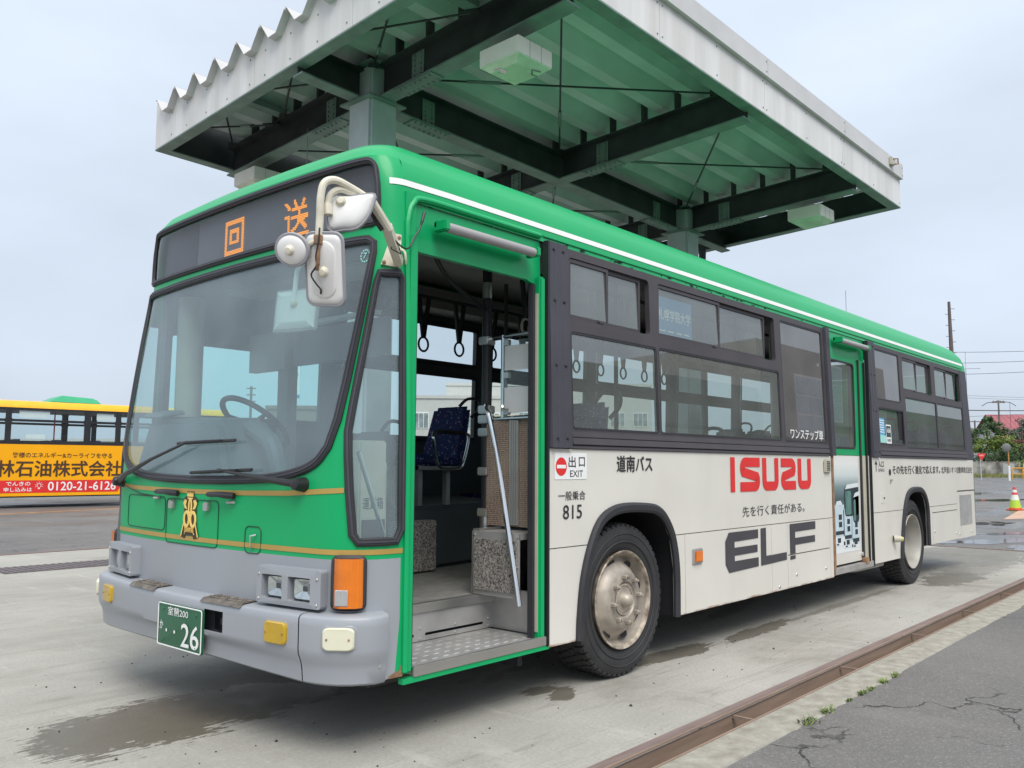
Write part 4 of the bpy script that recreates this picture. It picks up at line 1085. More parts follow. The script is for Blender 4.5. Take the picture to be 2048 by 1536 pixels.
decal([[(4.595, .585), (4.70, .585), (4.70, .655), (5.12, .657), (5.12, .715), (4.70, .713), (4.70, .765), (5.135, .768), (5.135, .836), (4.595, .834)]], SD, PRG, B, .002)
decal([[(4.595, .537), (4.70, .54), (4.70, .570), (4.595, .570)]], SD, PRG, B, .002)
W_('その先を行く進化で応えます。', 7.26, 9.02, 1.238, 1.335, PRB, .012)
W_('北海道いすゞ自動車株式会社', 9.08, 10.53, 1.240, 1.325, PRB, .004)
decal([[(7.175+.035*math.cos(q), 1.262+.035*math.sin(q)) for q in np.linspace(0, 6.28, 17)[:-1]]], SD, PRB, B, .002)
for k in range(3): decal([[(7.16, 1.175-.018*k), (7.26-.03*k, 1.175-.018*k), (7.26-.03*k, 1.181-.018*k), (7.16, 1.181-.018*k)]], SD, PRG, B, .002)
W_('入口', 6.82, 6.985, 1.315, 1.38, PRB, .004); W_('ENTRANCE', 6.82, 7.0, 1.268, 1.300, PRB, .002)
decal([[(6.745, 1.268), (6.757, 1.268), (6.757, 1.355), (6.785, 1.335), (6.785, 1.352), (6.751, 1.382), (6.717, 1.352), (6.717, 1.335), (6.745, 1.355)]], SD, PRB, B, .002)
write('ワンステップ車', 4.68, 1.555, .71, .092, lambda x, z, d=0: SIDE(x, z, -.004+d), PRW, dk, .002, .014)
# advert card and stickers behind / on the glass
ADB = material('advert_blue', (.08, .23, .43), .4, var=.1)
ad = MB().add([SIDE(2.63, 2.235, -.024), SIDE(3.10, 2.235, -.024), SIDE(3.10, 2.50, -.024), SIDE(2.63, 2.50, -.024)], [(0, 1, 2, 3)]).build('advert_card', ADB, B)
AD = lambda x, z, d=0: SIDE(x, z, -.024+d)
write('札幌学院大学', 2.64, 2.335, .44, .085, AD, PRW, ad, .002, .009)
for x in (2.65, 2.76, 2.88, 2.98): decal([[(x, 2.255), (x+.075, 2.255), (x+.075, 2.264), (x, 2.264)]], AD, PRW, ad, .002)
SB = material('sticker_blue', (.10, .40, .66), .4, var=.15, scale=40); SN = material('sticker_navy', (.02, .06, .07), .4)
SKP = lambda x, z, d=0: SIDE(x, z, -.017+d)
st = decal([[(6.955, 1.66), (7.14, 1.655), (7.14, 1.835), (6.955, 1.84)]], SKP, SB, B, .001, 'window_sticker')
decal([[(6.955, 1.575), (7.165, 1.575), (7.165, 1.655), (6.955, 1.66)]], SKP, STK, st, .001, 'sticker')
for k in range(6): decal([[(6.975, 1.685+.025*k), (7.12, 1.682+.025*k), (7.12, 1.692+.025*k), (6.975, 1.695+.025*k)]], SKP, PRW, st, .002)
st = decal([rrect(7.17, 7.34, 1.57, 1.775, .01, 2)], SKP, PRW, B, .001, 'window_sticker')
decal([[(7.185, 1.64), (7.325, 1.64), (7.325, 1.76), (7.185, 1.76)]], SKP, SN, st, .002, 'sticker')
write('ABA', 7.20, 1.685, .11, .05, SKP, PRW, st, .003, .02); write('平成年', 7.195, 1.588, .12, .035, SKP, PRB, st, .003, .01)

# ------------------------------------------------------------------ inside the bus
farh = [(.30, .455, 1.62, 2.20), (.50, 1.56, 1.62, 2.15), (1.74, 3.28, 1.54, 2.12), (3.46, 5.0, 1.54, 2.12), (5.16, 6.7, 1.54, 2.12), (6.86, 8.4, 1.54, 2.12), (8.56, 10.2, 1.54, 2.12),
        (1.74, 3.28, 2.21, 2.56), (3.46, 5.0, 2.21, 2.56), (5.16, 6.7, 2.21, 2.56), (6.86, 8.4, 2.21, 2.56), (8.56, 10.2, 2.21, 2.56)]
panel('far_side_panel', [(.28, .34), (10.6, .34), (10.52, 2.63), (.28, 2.63)], FARS, CHARC, B, holes=[win_loop(*w) for w in farh], thick=.06, d=-.0)
for w in farh:
    p = MB(); sweep(win_loop(w[0]+.01, w[1]-.01, w[2]+.01, w[3]-.01, .03), .03, .008, lambda x, z, d=0: FARS(x, z, -.065-d), mb=p)
    o = p.build('far_window', RUBBER, B)
    MB().add([FARS(a, c, -.02) for a, c in ((w[0], w[2]), (w[1], w[2]), (w[1], w[3]), (w[0], w[3]))], [(0, 1, 2, 3)]).build('pane', G_CAB if w[0] < 1 else G_FAR, o)
MB().box(.40, 10.5, .44, 2.43, .535, .570).box(.40, 1.36, .42, .46, .53, .571).build('floor', FLOORM, B)
MB().box(.55, 10.2, .26, 2.23, 2.86, 2.88).build('ceiling', CEIL, B)
for y0, y1 in ((.06, .46), (2.08, 2.45)):
    mb = MB(); mb.hexa([(1.4, y0, 2.60), (10.4, y0, 2.60), (10.4, y1, 2.60), (1.4, y1, 2.60), (1.4, y0, 2.86), (10.4, y0, 2.86), (10.4, y1+(.12 if y0 < 1 else -.12), 2.86), (1.4, y1+(.12 if y0 < 1 else -.12), 2.86)]) if False else mb.box(1.4 if y0 < 1 else .6, 10.2, y0+.04, y1-.06, 2.63, 2.80)
    mb.build('ceiling_duct', LININ, B)
MB().box(1.38, 10.5, .045, .075, 1.12, 1.50).build('side_lining', CHARC, B)
MB().box(10.40, 10.46, .05, 2.44, .55, 1.75).build('rear_lining', CHARC, B)
mb = MB(); mb.box(.50, .75, .5, 2.0, 2.42, 2.85); mb.build('display_housing', LININ, B)
MB().box(.45, .52, .45, 2.05, 2.44, 2.84).build('sun_visor_panel', CHARC, B)
MB().box(.92, .98, 1.98, 2.42, 1.97, 2.24).build('driver_notice_board', LININ, B)
MB().box(.96, 1.0, .95, 1.94, 1.99, 2.23).build('fare_display', material('display_purple_grey', (.17, .16, .21), .4), B)
MB().box(.90, .96, 1.0, 1.85, 2.245, 2.27).build('ceiling_tube_light', material('tube_white', (.8, .82, .84), .3), B)
# dashboard
db = MB()
db.hexa([(-.02, .55, .58), (.62, .72, .58), (.62, 2.40, .58), (-.02, 2.38, .58), (-.0, .58, 1.20), (.48, .78, 1.22), (.48, 2.40, 1.22), (-.0, 2.36, 1.20)])
db.build('dashboard', DASHM, B, bevel=.03)
cw = MB()
cw.hexa([(.09, 1.22, 1.20), (.55, 1.15, 1.20), (.55, 2.38, 1.20), (.07, 2.36, 1.20), (.19, 1.52, 1.575), (.50, 1.50, 1.60), (.50, 2.34, 1.63), (.16, 2.34, 1.60)])
cw.build('instrument_cowl', DASHM, B, bevel=.035)
MB().hexa([(.12, 2.12, 1.60), (.30, 2.12, 1.63), (.30, 2.38, 1.64), (.12, 2.38, 1.61), (.16, 2.14, 1.63), (.30, 2.14, 1.66), (.30, 2.38, 1.67), (.16, 2.38, 1.64)]).build('cowl_tray', DASHM, B, bevel=.01)
MB().tube(smooth_loop([(.30, 1.02, 1.20), (.28, 1.10, 1.42), (.30, 1.25, 1.49), (.34, 1.42, 1.53)], 5, False), .05, 10).build('column_shroud', DASHM, B, smooth=True)
wc = Vector((.66, 1.90, 1.585)); wn = Vector((.62, 0, .78)).normalized(); we = Vector((0, 1, 0)); wf = wn.cross(we)
whl = MB().tube([wc+we*(.245*math.cos(a))+wf*(.245*math.sin(a)) for a in np.linspace(0, 6.28, 33)[:-1]], .019, 8, closed=True).build('steering_wheel', BLACKP, B, smooth=True)
for a in (.35, 2.8, 4.71): MB().tube([wc-wn*.03, wc+we*(.24*math.cos(a))+wf*(.24*math.sin(a))], [.03, .012], 8).build('spoke', BLACKP, whl)
MB().lathe([(0, .03), (.05, .025), (.07, 0), (.05, -.3)], wc-wn*.02, wn, 16).build('hub', BLACKP, whl, smooth=True)
def seat(x, y, z0, dark=False, h=1.):
    z_, z0 = z0, 0.
    n0 = set(COL.objects)
    m = SEATM if not dark else CHARC
    st = MB()
    st.hexa([(x-.44, y+.03, z0+.37), (x+.02, y+.03, z0+.34), (x+.02, y+.47, z0+.34), (x-.44, y+.47, z0+.37), (x-.46, y, z0+.47), (x+.0, y, z0+.43), (x+.0, y+.5, z0+.43), (x-.46, y+.5, z0+.47)])
    s = st.build('seat', m, B, bevel=.03)
    MB().hexa([(x-.03, y+.02, z0+.40), (x+.06, y+.02, z0+.40), (x+.06, y+.48, z0+.40), (x-.03, y+.48, z0+.40), (x+.09, y+.05, z0+.94), (x+.16, y+.05, z0+.94), (x+.16, y+.45, z0+.94), (x+.09, y+.45, z0+.94)]).build('backrest', m, s, bevel=.04)
    hx, hy, hz = x+.13, y+.05, z0+.96
    MB().tube(smooth_loop([(hx-.03, hy+.10, hz-.02), (hx, hy+.04, hz+.05), (hx+.02, hy-.06, hz+.035), (hx+.02, hy-.065, hz-.05), (hx+.0, hy-.0, hz-.13)], 4, False), .014, 8).build('grab_handle', BLACKP, s, smooth=True)
    lp = smooth_loop([(x-.34, y-.045, z0+.65), (x-.30, y-.045, z0+.67), (x-.04, y-.045, z0+.665), (x+.01, y-.045, z0+.62), (x-.05, y-.045, z0+.38), (x-.12, y-.045, z0+.335), (x-.26, y-.045, z0+.34), (x-.32, y-.045, z0+.40), (x-.355, y-.045, z0+.60)], 4)
    MB().tube(lp, .012, 8, closed=True).build('armrest', CHROME, s, smooth=True)
    MB().tube(smooth_loop([(x-.35, y-.045, z0+.62), (x-.32, y-.045, z0+.67), (x-.15, y-.045, z0+.672), (x-.05, y-.045, z0+.668)], 4, False), .022, 8).build('armrest_pad', BLACKP, s, smooth=True)
    for xx, yy in ((x-.38, y+.08), (x-.10, y+.08), (x-.38, y+.42), (x-.10, y+.42)): MB().box(xx-.02, xx+.02, yy-.02, yy+.02, z0, z0+.37).build('leg', STEELW, s)
    MB().box(x-.40, x-.02, y+.01, y+.49, z0+.325, z0+.36).build('seat_pan', LININ, s)
    for ob in set(COL.objects)-n0:
        for v in ob.data.vertices: v.co.z = z_+v.co.z*h
sm = material('seat_moquette', (.018, .032, .125), .9, var=.3, scale=30)
t = sm.node_tree; b = t.nodes['Principled BSDF']; src = b.inputs['Base Color'].links[0].from_socket
g = N(t, 'ShaderNodeNewGeometry')
for sc_, thr, colr in ((34, .17, (.36, .34, .42, 1)), (27, .13, (.36, .06, .12, 1))):
    v = N(t, 'ShaderNodeTexVoronoi'); v.inputs['Scale'].default_value = sc_; v.distance = 'CHEBYCHEV'; t.links.new(g.outputs['Position'], v.inputs['Vector'])
    l = N(t, 'ShaderNodeMath', operation='LESS_THAN'); l.inputs[1].default_value = thr; t.links.new(v.outputs['Distance'], l.inputs[0])
    x = N(t, 'ShaderNodeMix', data_type='RGBA'); t.links.new(l.outputs[0], x.inputs[0]); t.links.new(src, x.inputs[6]); x.inputs[7].default_value = colr; src = x.outputs[2]
t.links.new(src, b.inputs['Base Color'])
SEATM = sm
MB().hexa([(1.50, 1.42, .57), (2.95, 1.62, .57), (2.95, 2.42, .57), (1.50, 2.42, .57), (1.52, 1.47, 1.02), (2.90, 1.66, 1.02), (2.90, 2.42, 1.06), (1.52, 2.42, 1.06)]).build('wheel_housing', CHARC, B, bevel=.03)
pn = MB().box(1.42, 1.80, 1.36, 1.44, .58, .93).build('housing_panel', SPECK, B, bevel=.006)
for z in (.62, .76, .90): MB().lathe([(0, .008), (.008, .006), (.008, 0)], (1.785, 1.36, z), (0, -1, 0), 8).build('rivet', STEELW, pn)
MB().box(1.78, 2.80, .06, .72, 1.075, 1.11).box(1.78, 2.80, .64, .72, .57, 1.075).build('wheel_housing', CHARC, B, bevel=.01)
seat(2.20, 1.50, 1.02, h=.80); seat(2.12, .14, .80)
for x in (3.45, 4.25, 5.05): seat(x, 1.88, .60)
for x in (3.5, 4.3): seat(x, .12, .60)
for x in (7.6, 8.4, 9.2, 10.0):
    seat(x, 1.88, .85); seat(x, .12, .85)
seat(1.55, 1.66, .62, True)
# step-side box, pole, glazed partition with perforated lower sheet
bx = MB().box(1.225, 1.76, .445, .455, .575, .935).box(1.24, 1.75, .10, .445, .90, .935).box(1.225, 1.245, .10, .45, .575, .935).build('partition_box', STEELW, B)
MB().box(1.214, 1.2245, .10, .425, .605, .895).build('speckled_panel', SPECK, bx)
for y in (.435, .10):
    for z in (.60, .75, .915): MB().lathe([(0, .008), (.007, .006), (.008, 0)], (1.2245, y, z), (-1, 0, 0), 8).build('rivet', STEEL, bx)
MB().box(1.235, 1.76, .41, .456, .935, .948).build('box_trim', STEEL, bx)
pole = MB().tube([(1.445, .555, .95), (1.445, .555, 2.86)], .030, 14).build('grab_pole', BLACKP, B, smooth=True)
MB().tube([(1.445, .555, .935), (1.445, .555, 1.01)], .036, 14).build('pole_foot', STEEL, pole)
MB().tube([(1.445, .555, 2.36), (1.445, .555, 2.46)], .031, 14).build('pole_joint', STEEL, pole)
for z in (2.09, 1.66, 1.60, 1.52, 1.28, 1.03): MB().box(1.405, 1.485, .515, .595, z-.025, z+.025).build('pole_clamp', STEEL, pole, bevel=.006)
pt = MB().tube([(1.445, .55, 2.10), (1.40, .08, 2.10)], .015, 10).tube([(1.445, .55, 1.60), (1.40, .08, 1.60)], .015, 10).tube([(1.432, .40, 1.60), (1.432, .40, 2.11)], .018, 10).build('partition_frame', CHROME, B, smooth=True)
MB().box(1.415, 1.420, .07, .38, 1.63, 2.07).build('pane', G_ACR, pt)
for y in (.36, .10):
    for z in (2.06, 1.86, 1.64): MB().box(1.405, 1.43, y-.02, y+.02, z-.018, z+.018).build('clip', STEEL, pt)
for z, h_c in ((1.89, .15), (1.635, .15)): MB().box(1.41, 1.414, .08, .375, z, z+h_c).build('notice_card', PRW, pt)
perf = bpy.data.materials.new('perforated_sheet'); perf.use_nodes = True
t = perf.node_tree; b = t.nodes['Principled BSDF']; b.inputs['Roughness'].default_value = .55
g = N(t, 'ShaderNodeNewGeometry'); v = N(t, 'ShaderNodeTexVoronoi'); v.inputs['Scale'].default_value = 85; v.inputs['Randomness'].default_value = .25; t.links.new(g.outputs['Position'], v.inputs['Vector'])
nz = N(t, 'ShaderNodeTexNoise'); nz.inputs['Scale'].default_value = 5; t.links.new(g.outputs['Position'], nz.inputs['Vector'])
rmp = N(t, 'ShaderNodeValToRGB'); t.links.new(nz.outputs['Fac'], rmp.inputs[0]); rmp.color_ramp.elements[0].color = (.17, .08, .06, 1); rmp.color_ramp.elements[1].color = (.26, .17, .13, 1); rmp.color_ramp.elements[0].position = .4; rmp.color_ramp.elements[1].position = .62
l = N(t, 'ShaderNodeMath', operation='GREATER_THAN'); l.inputs[1].default_value = .42; t.links.new(v.outputs['Distance'], l.inputs[0])
x = N(t, 'ShaderNodeMix', data_type='RGBA'); t.links.new(l.outputs[0], x.inputs[0]); t.links.new(rmp.outputs[0], x.inputs[6]); x.inputs[7].default_value = (.44, .36, .28, 1); t.links.new(x.outputs[2], b.inputs['Base Color'])
MB().box(1.425, 1.429, .06, .535, .955, 1.59).build('perforated_sheet', perf, pt)
MB().box(1.412, 1.424, .265, .335, .965, 1.585).build('channel', STEELW, pt)
for y in (.283, .30, .317): MB().box(1.409, 1.412, y-.003, y+.003, .97, 1.58).build('channel_rib', LININ, pt)
MB().tube(smooth_loop([(1.44, .53, 1.66), (1.30, .42, 1.672), (1.215, .33, 1.645), (1.20, .285, 1.55), (1.20, .235, 1.36), (1.20, .16, 1.0), (1.20, .112, .77), (1.20, .066, .545)], 5, False), .016, 10).build('entry_handrail', CHROME, B, smooth=True)
MB().tube(smooth_loop([(.70, .28, 2.84), (.72, .30, 2.55), (.90, .36, 2.38), (1.30, .50, 2.30), (1.445, .555, 2.29)], 5, False), .014, 8).build('overhead_tube', BLACKP, B, smooth=True)
for y in (.62, 1.78):
    MB().tube([(1.45 if y < 1 else 1.0, y, 2.62), (6.4, y, 2.62)], .015, 8).build('strap_rail', BLACKP, B)
    for k in range(11):
        x = (1.64 if y > 1 else 1.90)+.39*k
        st = MB()
        for q in (1, -1): st.hexa([(x-.012*1+q*.004, y-.012, 2.30), (x+.012+q*.004, y-.012, 2.30), (x+.012+q*.004, y+.012, 2.30), (x-.012+q*.004, y+.012, 2.30), (x+q*.055-.014, y-.012, 2.63), (x+q*.055+.014, y-.012, 2.63), (x+q*.055+.014, y+.012, 2.63), (x+q*.055-.014, y+.012, 2.63)])
        o = st.build('hand_strap', BLACKP, B)
        MB().tube([(x+.050*math.cos(a), y, 2.245+.055*math.sin(a)) for a in np.linspace(0, 6.28, 19)[:-1]], .009, 6, closed=True).build('ring', CREAMP if (y < 1 and k == 0) else BLACKP, o, smooth=True)
for x, y in ((2.95, .62), (4.9, .62), (2.95, 1.75), (5.4, 1.75), (7.2, .7), (7.2, 1.75)): MB().tube([(x, y, .57), (x, y, 2.86)], .017, 10).build('grab_pole', CHARC, B, smooth=True)
MB().box(.98, 1.06, 2.02, 2.14, .6, 2.8).build('cab_post', LININ, B)
MB().tube([(.40, 2.30, 1.62), (.40, 2.30, 2.42)], .085, 12).build('corner_trim', CREAMP, B, smooth=True)
fb = MB().box(.70, 1.02, .98, 1.22, .57, 1.34).build('fare_box', CREAMP, B, bevel=.01)
MB().box(.69, .70, 1.03, 1.17, 1.15, 1.30).build('fare_box_face', PRW, fb)
fb2 = MB().box(.50, .69, .60, .90, .58, 1.45).build('fare_machine', CREAMP, B, bevel=.01)
MB().box(.52, .67, .585, .60, .86, 1.02).build('fare_machine_slot', BLACKP, fb2)
write('運賃箱', .525, 1.075, .14, .065, lambda u, v, d=0: Vector((u, .60-d, v)), PT3, fb2, .002, .006)
MB().tube([(.133, .15, 1.378), (.296, .15, .98)], .011, 8).build('inner_handrail', CHROME, B)
# round-cornered inner mirror behind the windscreen
mi, Pi = mirror((.17, .74, 2.13), (-1, -.25, .1), (0.2, -1, 0), [(-.14, -.09), (-.12, -.11), (.12, -.11), (.14, -.09), (.14, .09), (.12, .11), (-.12, .11), (-.14, .09)], .025, (0, .03))
mi.name = 'inner_mirror'
MB().tube([Pi(0, .03, .03), Pi(0, .20, .03), Pi(0, .30, .0)], .014, 8).build('mirror_stay', WHITE2, mi)
# ------------------------------------------------------------------ ground: asphalt to the horizon, concrete slab, steel drain channel, kerb
def pos_node(t): return N(t, 'ShaderNodeNewGeometry').outputs['Position']
def mixc(t, f, a, b):
    x = N(t, 'ShaderNodeMix', data_type='RGBA')
    if hasattr(f, 'default_value') and not isinstance(f, float): t.links.new(f, x.inputs[0])
    else: x.inputs[0].default_value = f
    for s, i in ((a, 6), (b, 7)):
        if isinstance(s, tuple): x.inputs[i].default_value = s+(1,) if len(s) == 3 else s
        else: t.links.new(s, x.inputs[i])
    return x.outputs[2]
def noise(t, vec, scale, detail=6, rough=.55, stretch=None, dist=0):
    if stretch:
        m = N(t, 'ShaderNodeMapping'); m.inputs['Scale'].default_value = stretch; t.links.new(vec, m.inputs[0]); vec = m.outputs[0]
    n = N(t, 'ShaderNodeTexNoise'); n.inputs['Scale'].default_value = scale; n.inputs['Detail'].default_value = detail; n.inputs['Roughness'].default_value = rough; n.inputs['Distortion'].default_value = dist
    t.links.new(vec, n.inputs['Vector']); return n.outputs['Fac']
def rng(t, v, a, b, c=0., d=1.):
    m = N(t, 'ShaderNodeMapRange'); t.links.new(v, m.inputs[0])
    for k, q in (('From Min', a), ('From Max', b), ('To Min', c), ('To Max', d)): m.inputs[k].default_value = q
    return m.outputs[0]
def math2(t, op, a, b=0.):
    m = N(t, 'ShaderNodeMath', operation=op)
    for i, q in enumerate((a, b)):
        if isinstance(q, (int, float)): m.inputs[i].default_value = q
        else: t.links.new(q, m.inputs[i])
    return m.outputs[0]
def wet_spots(t, P, spots, amt=.75):
    """sum of noise-edged ellipses: where water has soaked the concrete"""
    e = noise(t, P, 3.4, 10, .74); e2 = noise(t, P, 1., 7, .65, (5, 42, 1))
    ragged = math2(t, 'ADD', math2(t, 'MULTIPLY', e, 1.0), math2(t, 'MULTIPLY', e2, .75))
    out = None
    for (x, y, rx, ry, an, k) in spots:
        m = N(t, 'ShaderNodeMapping', vector_type='TEXTURE'); m.inputs['Location'].default_value = (x, y, 0); m.inputs['Rotation'].default_value = (0, 0, R(an)); m.inputs['Scale'].default_value = (rx, ry, 1)
        t.links.new(P, m.inputs[0])
        l = N(t, 'ShaderNodeVectorMath', operation='LENGTH'); t.links.new(m.outputs[0], l.inputs[0])
        v = rng(t, math2(t, 'ADD', l.outputs['Value'], math2(t, 'MULTIPLY', ragged, 1.9)), 2.56, 2.51, 0, k)
        out = v if out is None else math2(t, 'MAXIMUM', out, v)
    return out
def mat_concrete():
    m = bpy.data.materials.new('concrete'); m.use_nodes = True; t = m.node_tree; b = t.nodes['Principled BSDF']; P = pos_node(t)
    c = mixc(t, rng(t, noise(t, P, .55, 8, .6), .35, .68), (.325, .312, .278), (.45, .435, .395))
    c = mixc(t, rng(t, noise(t, P, 3.1, 9, .7, (.35, 1.2, 1)), .48, .74, 0, .55), c, (.48, .46, .405))
    c = mixc(t, rng(t, noise(t, P, 1.3, 9, .72, (.6, 1, 1), .6), .53, .70, 0, .6), c, (.235, .215, .18))
    c = mixc(t, rng(t, noise(t, P, 55, 3), .40, .75, 0, .42), c, (.22, .21, .19))
    c = mixc(t, rng(t, noise(t, P, 170, 2), .60, .72, 0, .5), c, (.13, .125, .115))
    c = mixc(t, rng(t, noise(t, P, 2.2, 10, .75, (.5, 5, 1), 1.2), .54, .66, 0, .45), c, (.20, .185, .155))
    c = mixc(t, rng(t, noise(t, P, 1.7, 10, .7, (3, .6, 1), .4), .57, .66, 0, .35), c, (.52, .50, .45))
    v = N(t, 'ShaderNodeTexVoronoi'); v.inputs['Scale'].default_value = 5.5; v.feature = 'F1'; t.links.new(P, v.inputs['Vector'])
    c = mixc(t, rng(t, v.outputs['Distance'], .055, .03, 0, .8), c, (.10, .09, .075))
    wet = wet_spots(t, P, [(-.30, 1.28, .62, .44, 12, 1), (.25, 1.30, .6, .40, 0, 1), (2.95, .16, .62, .13, -3, .9), (4.2, .10, .75, .10, 3, .85), (6.0, .10, 1.8, .055, 0, .55), (1.55, .22, .15, .10, 0, .9), (1.60, .07, .17, .09, 20, .9), (1.62, .63, .16, .07, 20, .8), (1.45, .70, .10, .05, 0, .8),
        (1.92, .68, .2, .07, 0, .7), (8.8, -.15, .9, .32, 0, .8), (11.6, .6, 2.6, 1.1, -10, .75), (10.2, -.1, 2.2, .35, 0, .5), (7.4, .7, 1.2, .12, 0, .55), (5.0, .75, .8, .10, 10, .5), (9.5, 2.2, 3, .7, 0, .7)])
    # tyre marks alongside the bus
    c = mixc(t, math2(t, 'MULTIPLY', wet, .88), c, (.10, .085, .06))
    t.links.new(c, b.inputs['Base Color'])
    t.links.new(math2(t, 'SUBTRACT', rng(t, noise(t, P, 3), .3, .7, .72, .88), math2(t, 'MULTIPLY', wet, .36)), b.inputs['Roughness'])
    bp = N(t, 'ShaderNodeBump'); bp.inputs['Strength'].default_value = .25; bp.inputs['Distance'].default_value = .01
    t.links.new(math2(t, 'ADD', noise(t, P, 90, 4), noise(t, P, 9, 6)), bp.inputs['Height']); t.links.new(bp.outputs[0], b.inputs['Normal'])
    return m
def mat_asphalt():
    m = bpy.data.materials.new('asphalt'); m.use_nodes = True; t = m.node_tree; b = t.nodes['Principled BSDF']; P = pos_node(t)
    c = mixc(t, rng(t, noise(t, P, .30, 8, .62), .35, .68), (.115, .11, .108), (.185, .178, .172))
    c = mixc(t, rng(t, noise(t, P, 75, 3, .6), .52, .72, 0, .75), c, (.30, .29, .285))
    c = mixc(t, rng(t, noise(t, P, 110, 2), .58, .70, 0, .6), c, (.045, .043, .042))
    c = mixc(t, rng(t, noise(t, P, 1.1, 9, .7, (1, .35, 1)), .55, .72, 0, .5), c, (.235, .225, .205))
    sx = N(t, 'ShaderNodeSeparateXYZ'); t.links.new(P, sx.inputs[0])
    # cracks
    dv = N(t, 'ShaderNodeVectorMath', operation='ADD'); nn = N(t, 'ShaderNodeTexNoise'); nn.inputs['Scale'].default_value = 5; nn.inputs['Detail'].default_value = 6; t.links.new(P, nn.inputs['Vector'])
    sc = N(t, 'ShaderNodeVectorMath', operation='SCALE'); sc.inputs['Scale'].default_value = .35; t.links.new(nn.outputs['Color'], sc.inputs[0]); t.links.new(P, dv.inputs[0]); t.links.new(sc.outputs[0], dv.inputs[1])
    v = N(t, 'ShaderNodeTexVoronoi'); v.feature = 'DISTANCE_TO_EDGE'; v.inputs['Scale'].default_value = .95; t.links.new(dv.outputs[0], v.inputs['Vector'])
    ck = math2(t, 'MULTIPLY', rng(t, v.outputs['Distance'], .010, .003), rng(t, noise(t, P, .9, 5, .6), .50, .56))
    c = mixc(t, math2(t, 'MULTIPLY', ck, .85), c, (.018, .017, .016))
    # rain-wet yard: patches where water stands, mostly behind the bus and on the left
    wet = math2(t, 'MULTIPLY', rng(t, noise(t, P, .33, 8, .6, (1, 1.6, 1)), .44, .56), math2(t, 'MAXIMUM', rng(t, sx.outputs['X'], 12, 15), math2(t, 'MULTIPLY', rng(t, sx.outputs['Y'], 9, 12), .7)))
    c = mixc(t, math2(t, 'MULTIPLY', wet, .42), c, (.06, .058, .056))
    t.links.new(c, b.inputs['Base Color'])
    t.links.new(math2(t, 'SUBTRACT', .86, math2(t, 'MULTIPLY', wet, .62)), b.inputs['Roughness'])
    bp = N(t, 'ShaderNodeBump'); bp.inputs['Strength'].default_value = .5; bp.inputs['Distance'].default_value = .012
    t.links.new(math2(t, 'SUBTRACT', noise(t, P, 120, 3), math2(t, 'MULTIPLY', ck, 2.)), bp.inputs['Height']); t.links.new(bp.outputs[0], b.inputs['Normal'])
    return m
CONC = mat_concrete(); ASPH = mat_asphalt()
KERB = material('kerb_concrete', (.295, .272, .225), .88, var=.12, scale=11, bump=.6, bscale=45, col2=(.35, .335, .29), detail=10)
RAILM = material('rusty_channel_steel', (.26, .185, .14), .6, var=.12, scale=5, stretch=(.4, 3, 6), bump=.12, col2=(.27, .195, .15))
RAILT = material('rust_stained_edge', (.21, .155, .14), .75, var=.18, scale=6, stretch=(.5, 4, 1), bump=.2)
def kind(o, k='structure'): o['kind'] = k; return o
T0, T1 = -.985, -.815
gx0, gx1 = -9., 13.15
V, F = region([(-900, -900), (1500, -900), (1500, 1500), (-900, 1500)], [[(gx0, -1.20), (gx1, -1.20), (gx1, T1-.02), (gx0, T1-.02)]])
kind(MB().add([(x, y, -.006) for x, y in V], F).build('ground', ASPH))
slab = kind(MB().box(gx0, gx1, T1-.0, 10.45, -.25, 0).build('concrete_slab', CONC))
MB().box(gx0, gx1, T1+.0005, T1+.055, -.02, .0025).build('edge_angle', RAILT, slab)
ch = kind(MB().box(gx0, gx1, T1-.012, T1-.0004, -.20, .0024).box(gx0, gx1, T0+.001, T0+.014, -.20, .002).box(gx0, gx1, T0+.014, T1-.012, -.22, -.19).build('drain_channel', RAILM))
for x in (-1.1, .4, 1.93, 3.46, 4.98, 6.5, 8.0, 9.5, 11.0): MB().box(x-.008, x+.008, T0+.01, T1-.01, -.030, -.014).build('tie_bar', RAILM, ch)
rng_ = random.Random(4)
# rough-edged kerb strip
xs = list(np.arange(gx0, gx1, .035))
mb = MB()
edge = [-1.20+.010*rng_.uniform(-1, 1)+.012*math.sin(x*1.7)+.008*math.sin(x*5.3) for x in xs]
mb.grid([[(x, T0+.0005, -.0015) for x in xs], [(x, T0-.06, .0) for x in xs], [(x, e+.035, .001) for x, e in zip(xs, edge)], [(x, e+.006, -.004) for x, e in zip(xs, edge)], [(x, e-.008, -.03) for x, e in zip(xs, edge)], [(x, e-.01, -.2) for x, e in zip(xs, edge)]])
mb.grid([[(x, T0+.0005, -.0015) for x in xs], [(x, T0+.0005, -.20) for x in xs]])
kind(mb.build('kerb', KERB, smooth=True))
# drain cover on the left, slab border rail, painted lines
GRT = material('grating_steel', (.145, .125, .13), .7, metal=.3, var=.3, scale=30, bump=.4)
dc = setp(MB().box(1.3, 4.9, 8.19, 8.87, .0, .006).build('drain_cover', GRT), 'long dark steel grating cover let into the concrete slab', 'drain cover')
for k in range(40): MB().box(1.33+k*.09, 1.37+k*.09, 8.22, 8.84, .006, .012).build('bar', GRT, dc)
kind(MB().box(gx0, 13.1, 10.45, 10.53, -.1, .012).build('slab_border', RAILT))
kind(MB().box(13.15, 13.23, -.8, 10.45, -.1, .010).build('slab_border', RAILT))
ORL = material('faded_orange_line', (.46, .25, .11), .8, var=.3, scale=3)
kind(MB().hexa([(0.0, 19.9, -.006), (9.0, 21.9, -.006), (9.0, 22.05, -.006), (0, 20.05, -.006), (0.0, 19.9, -.002), (9.0, 21.9, -.002), (9.0, 22.05, -.002), (0, 20.05, -.002)]).build('road_marking', ORL))
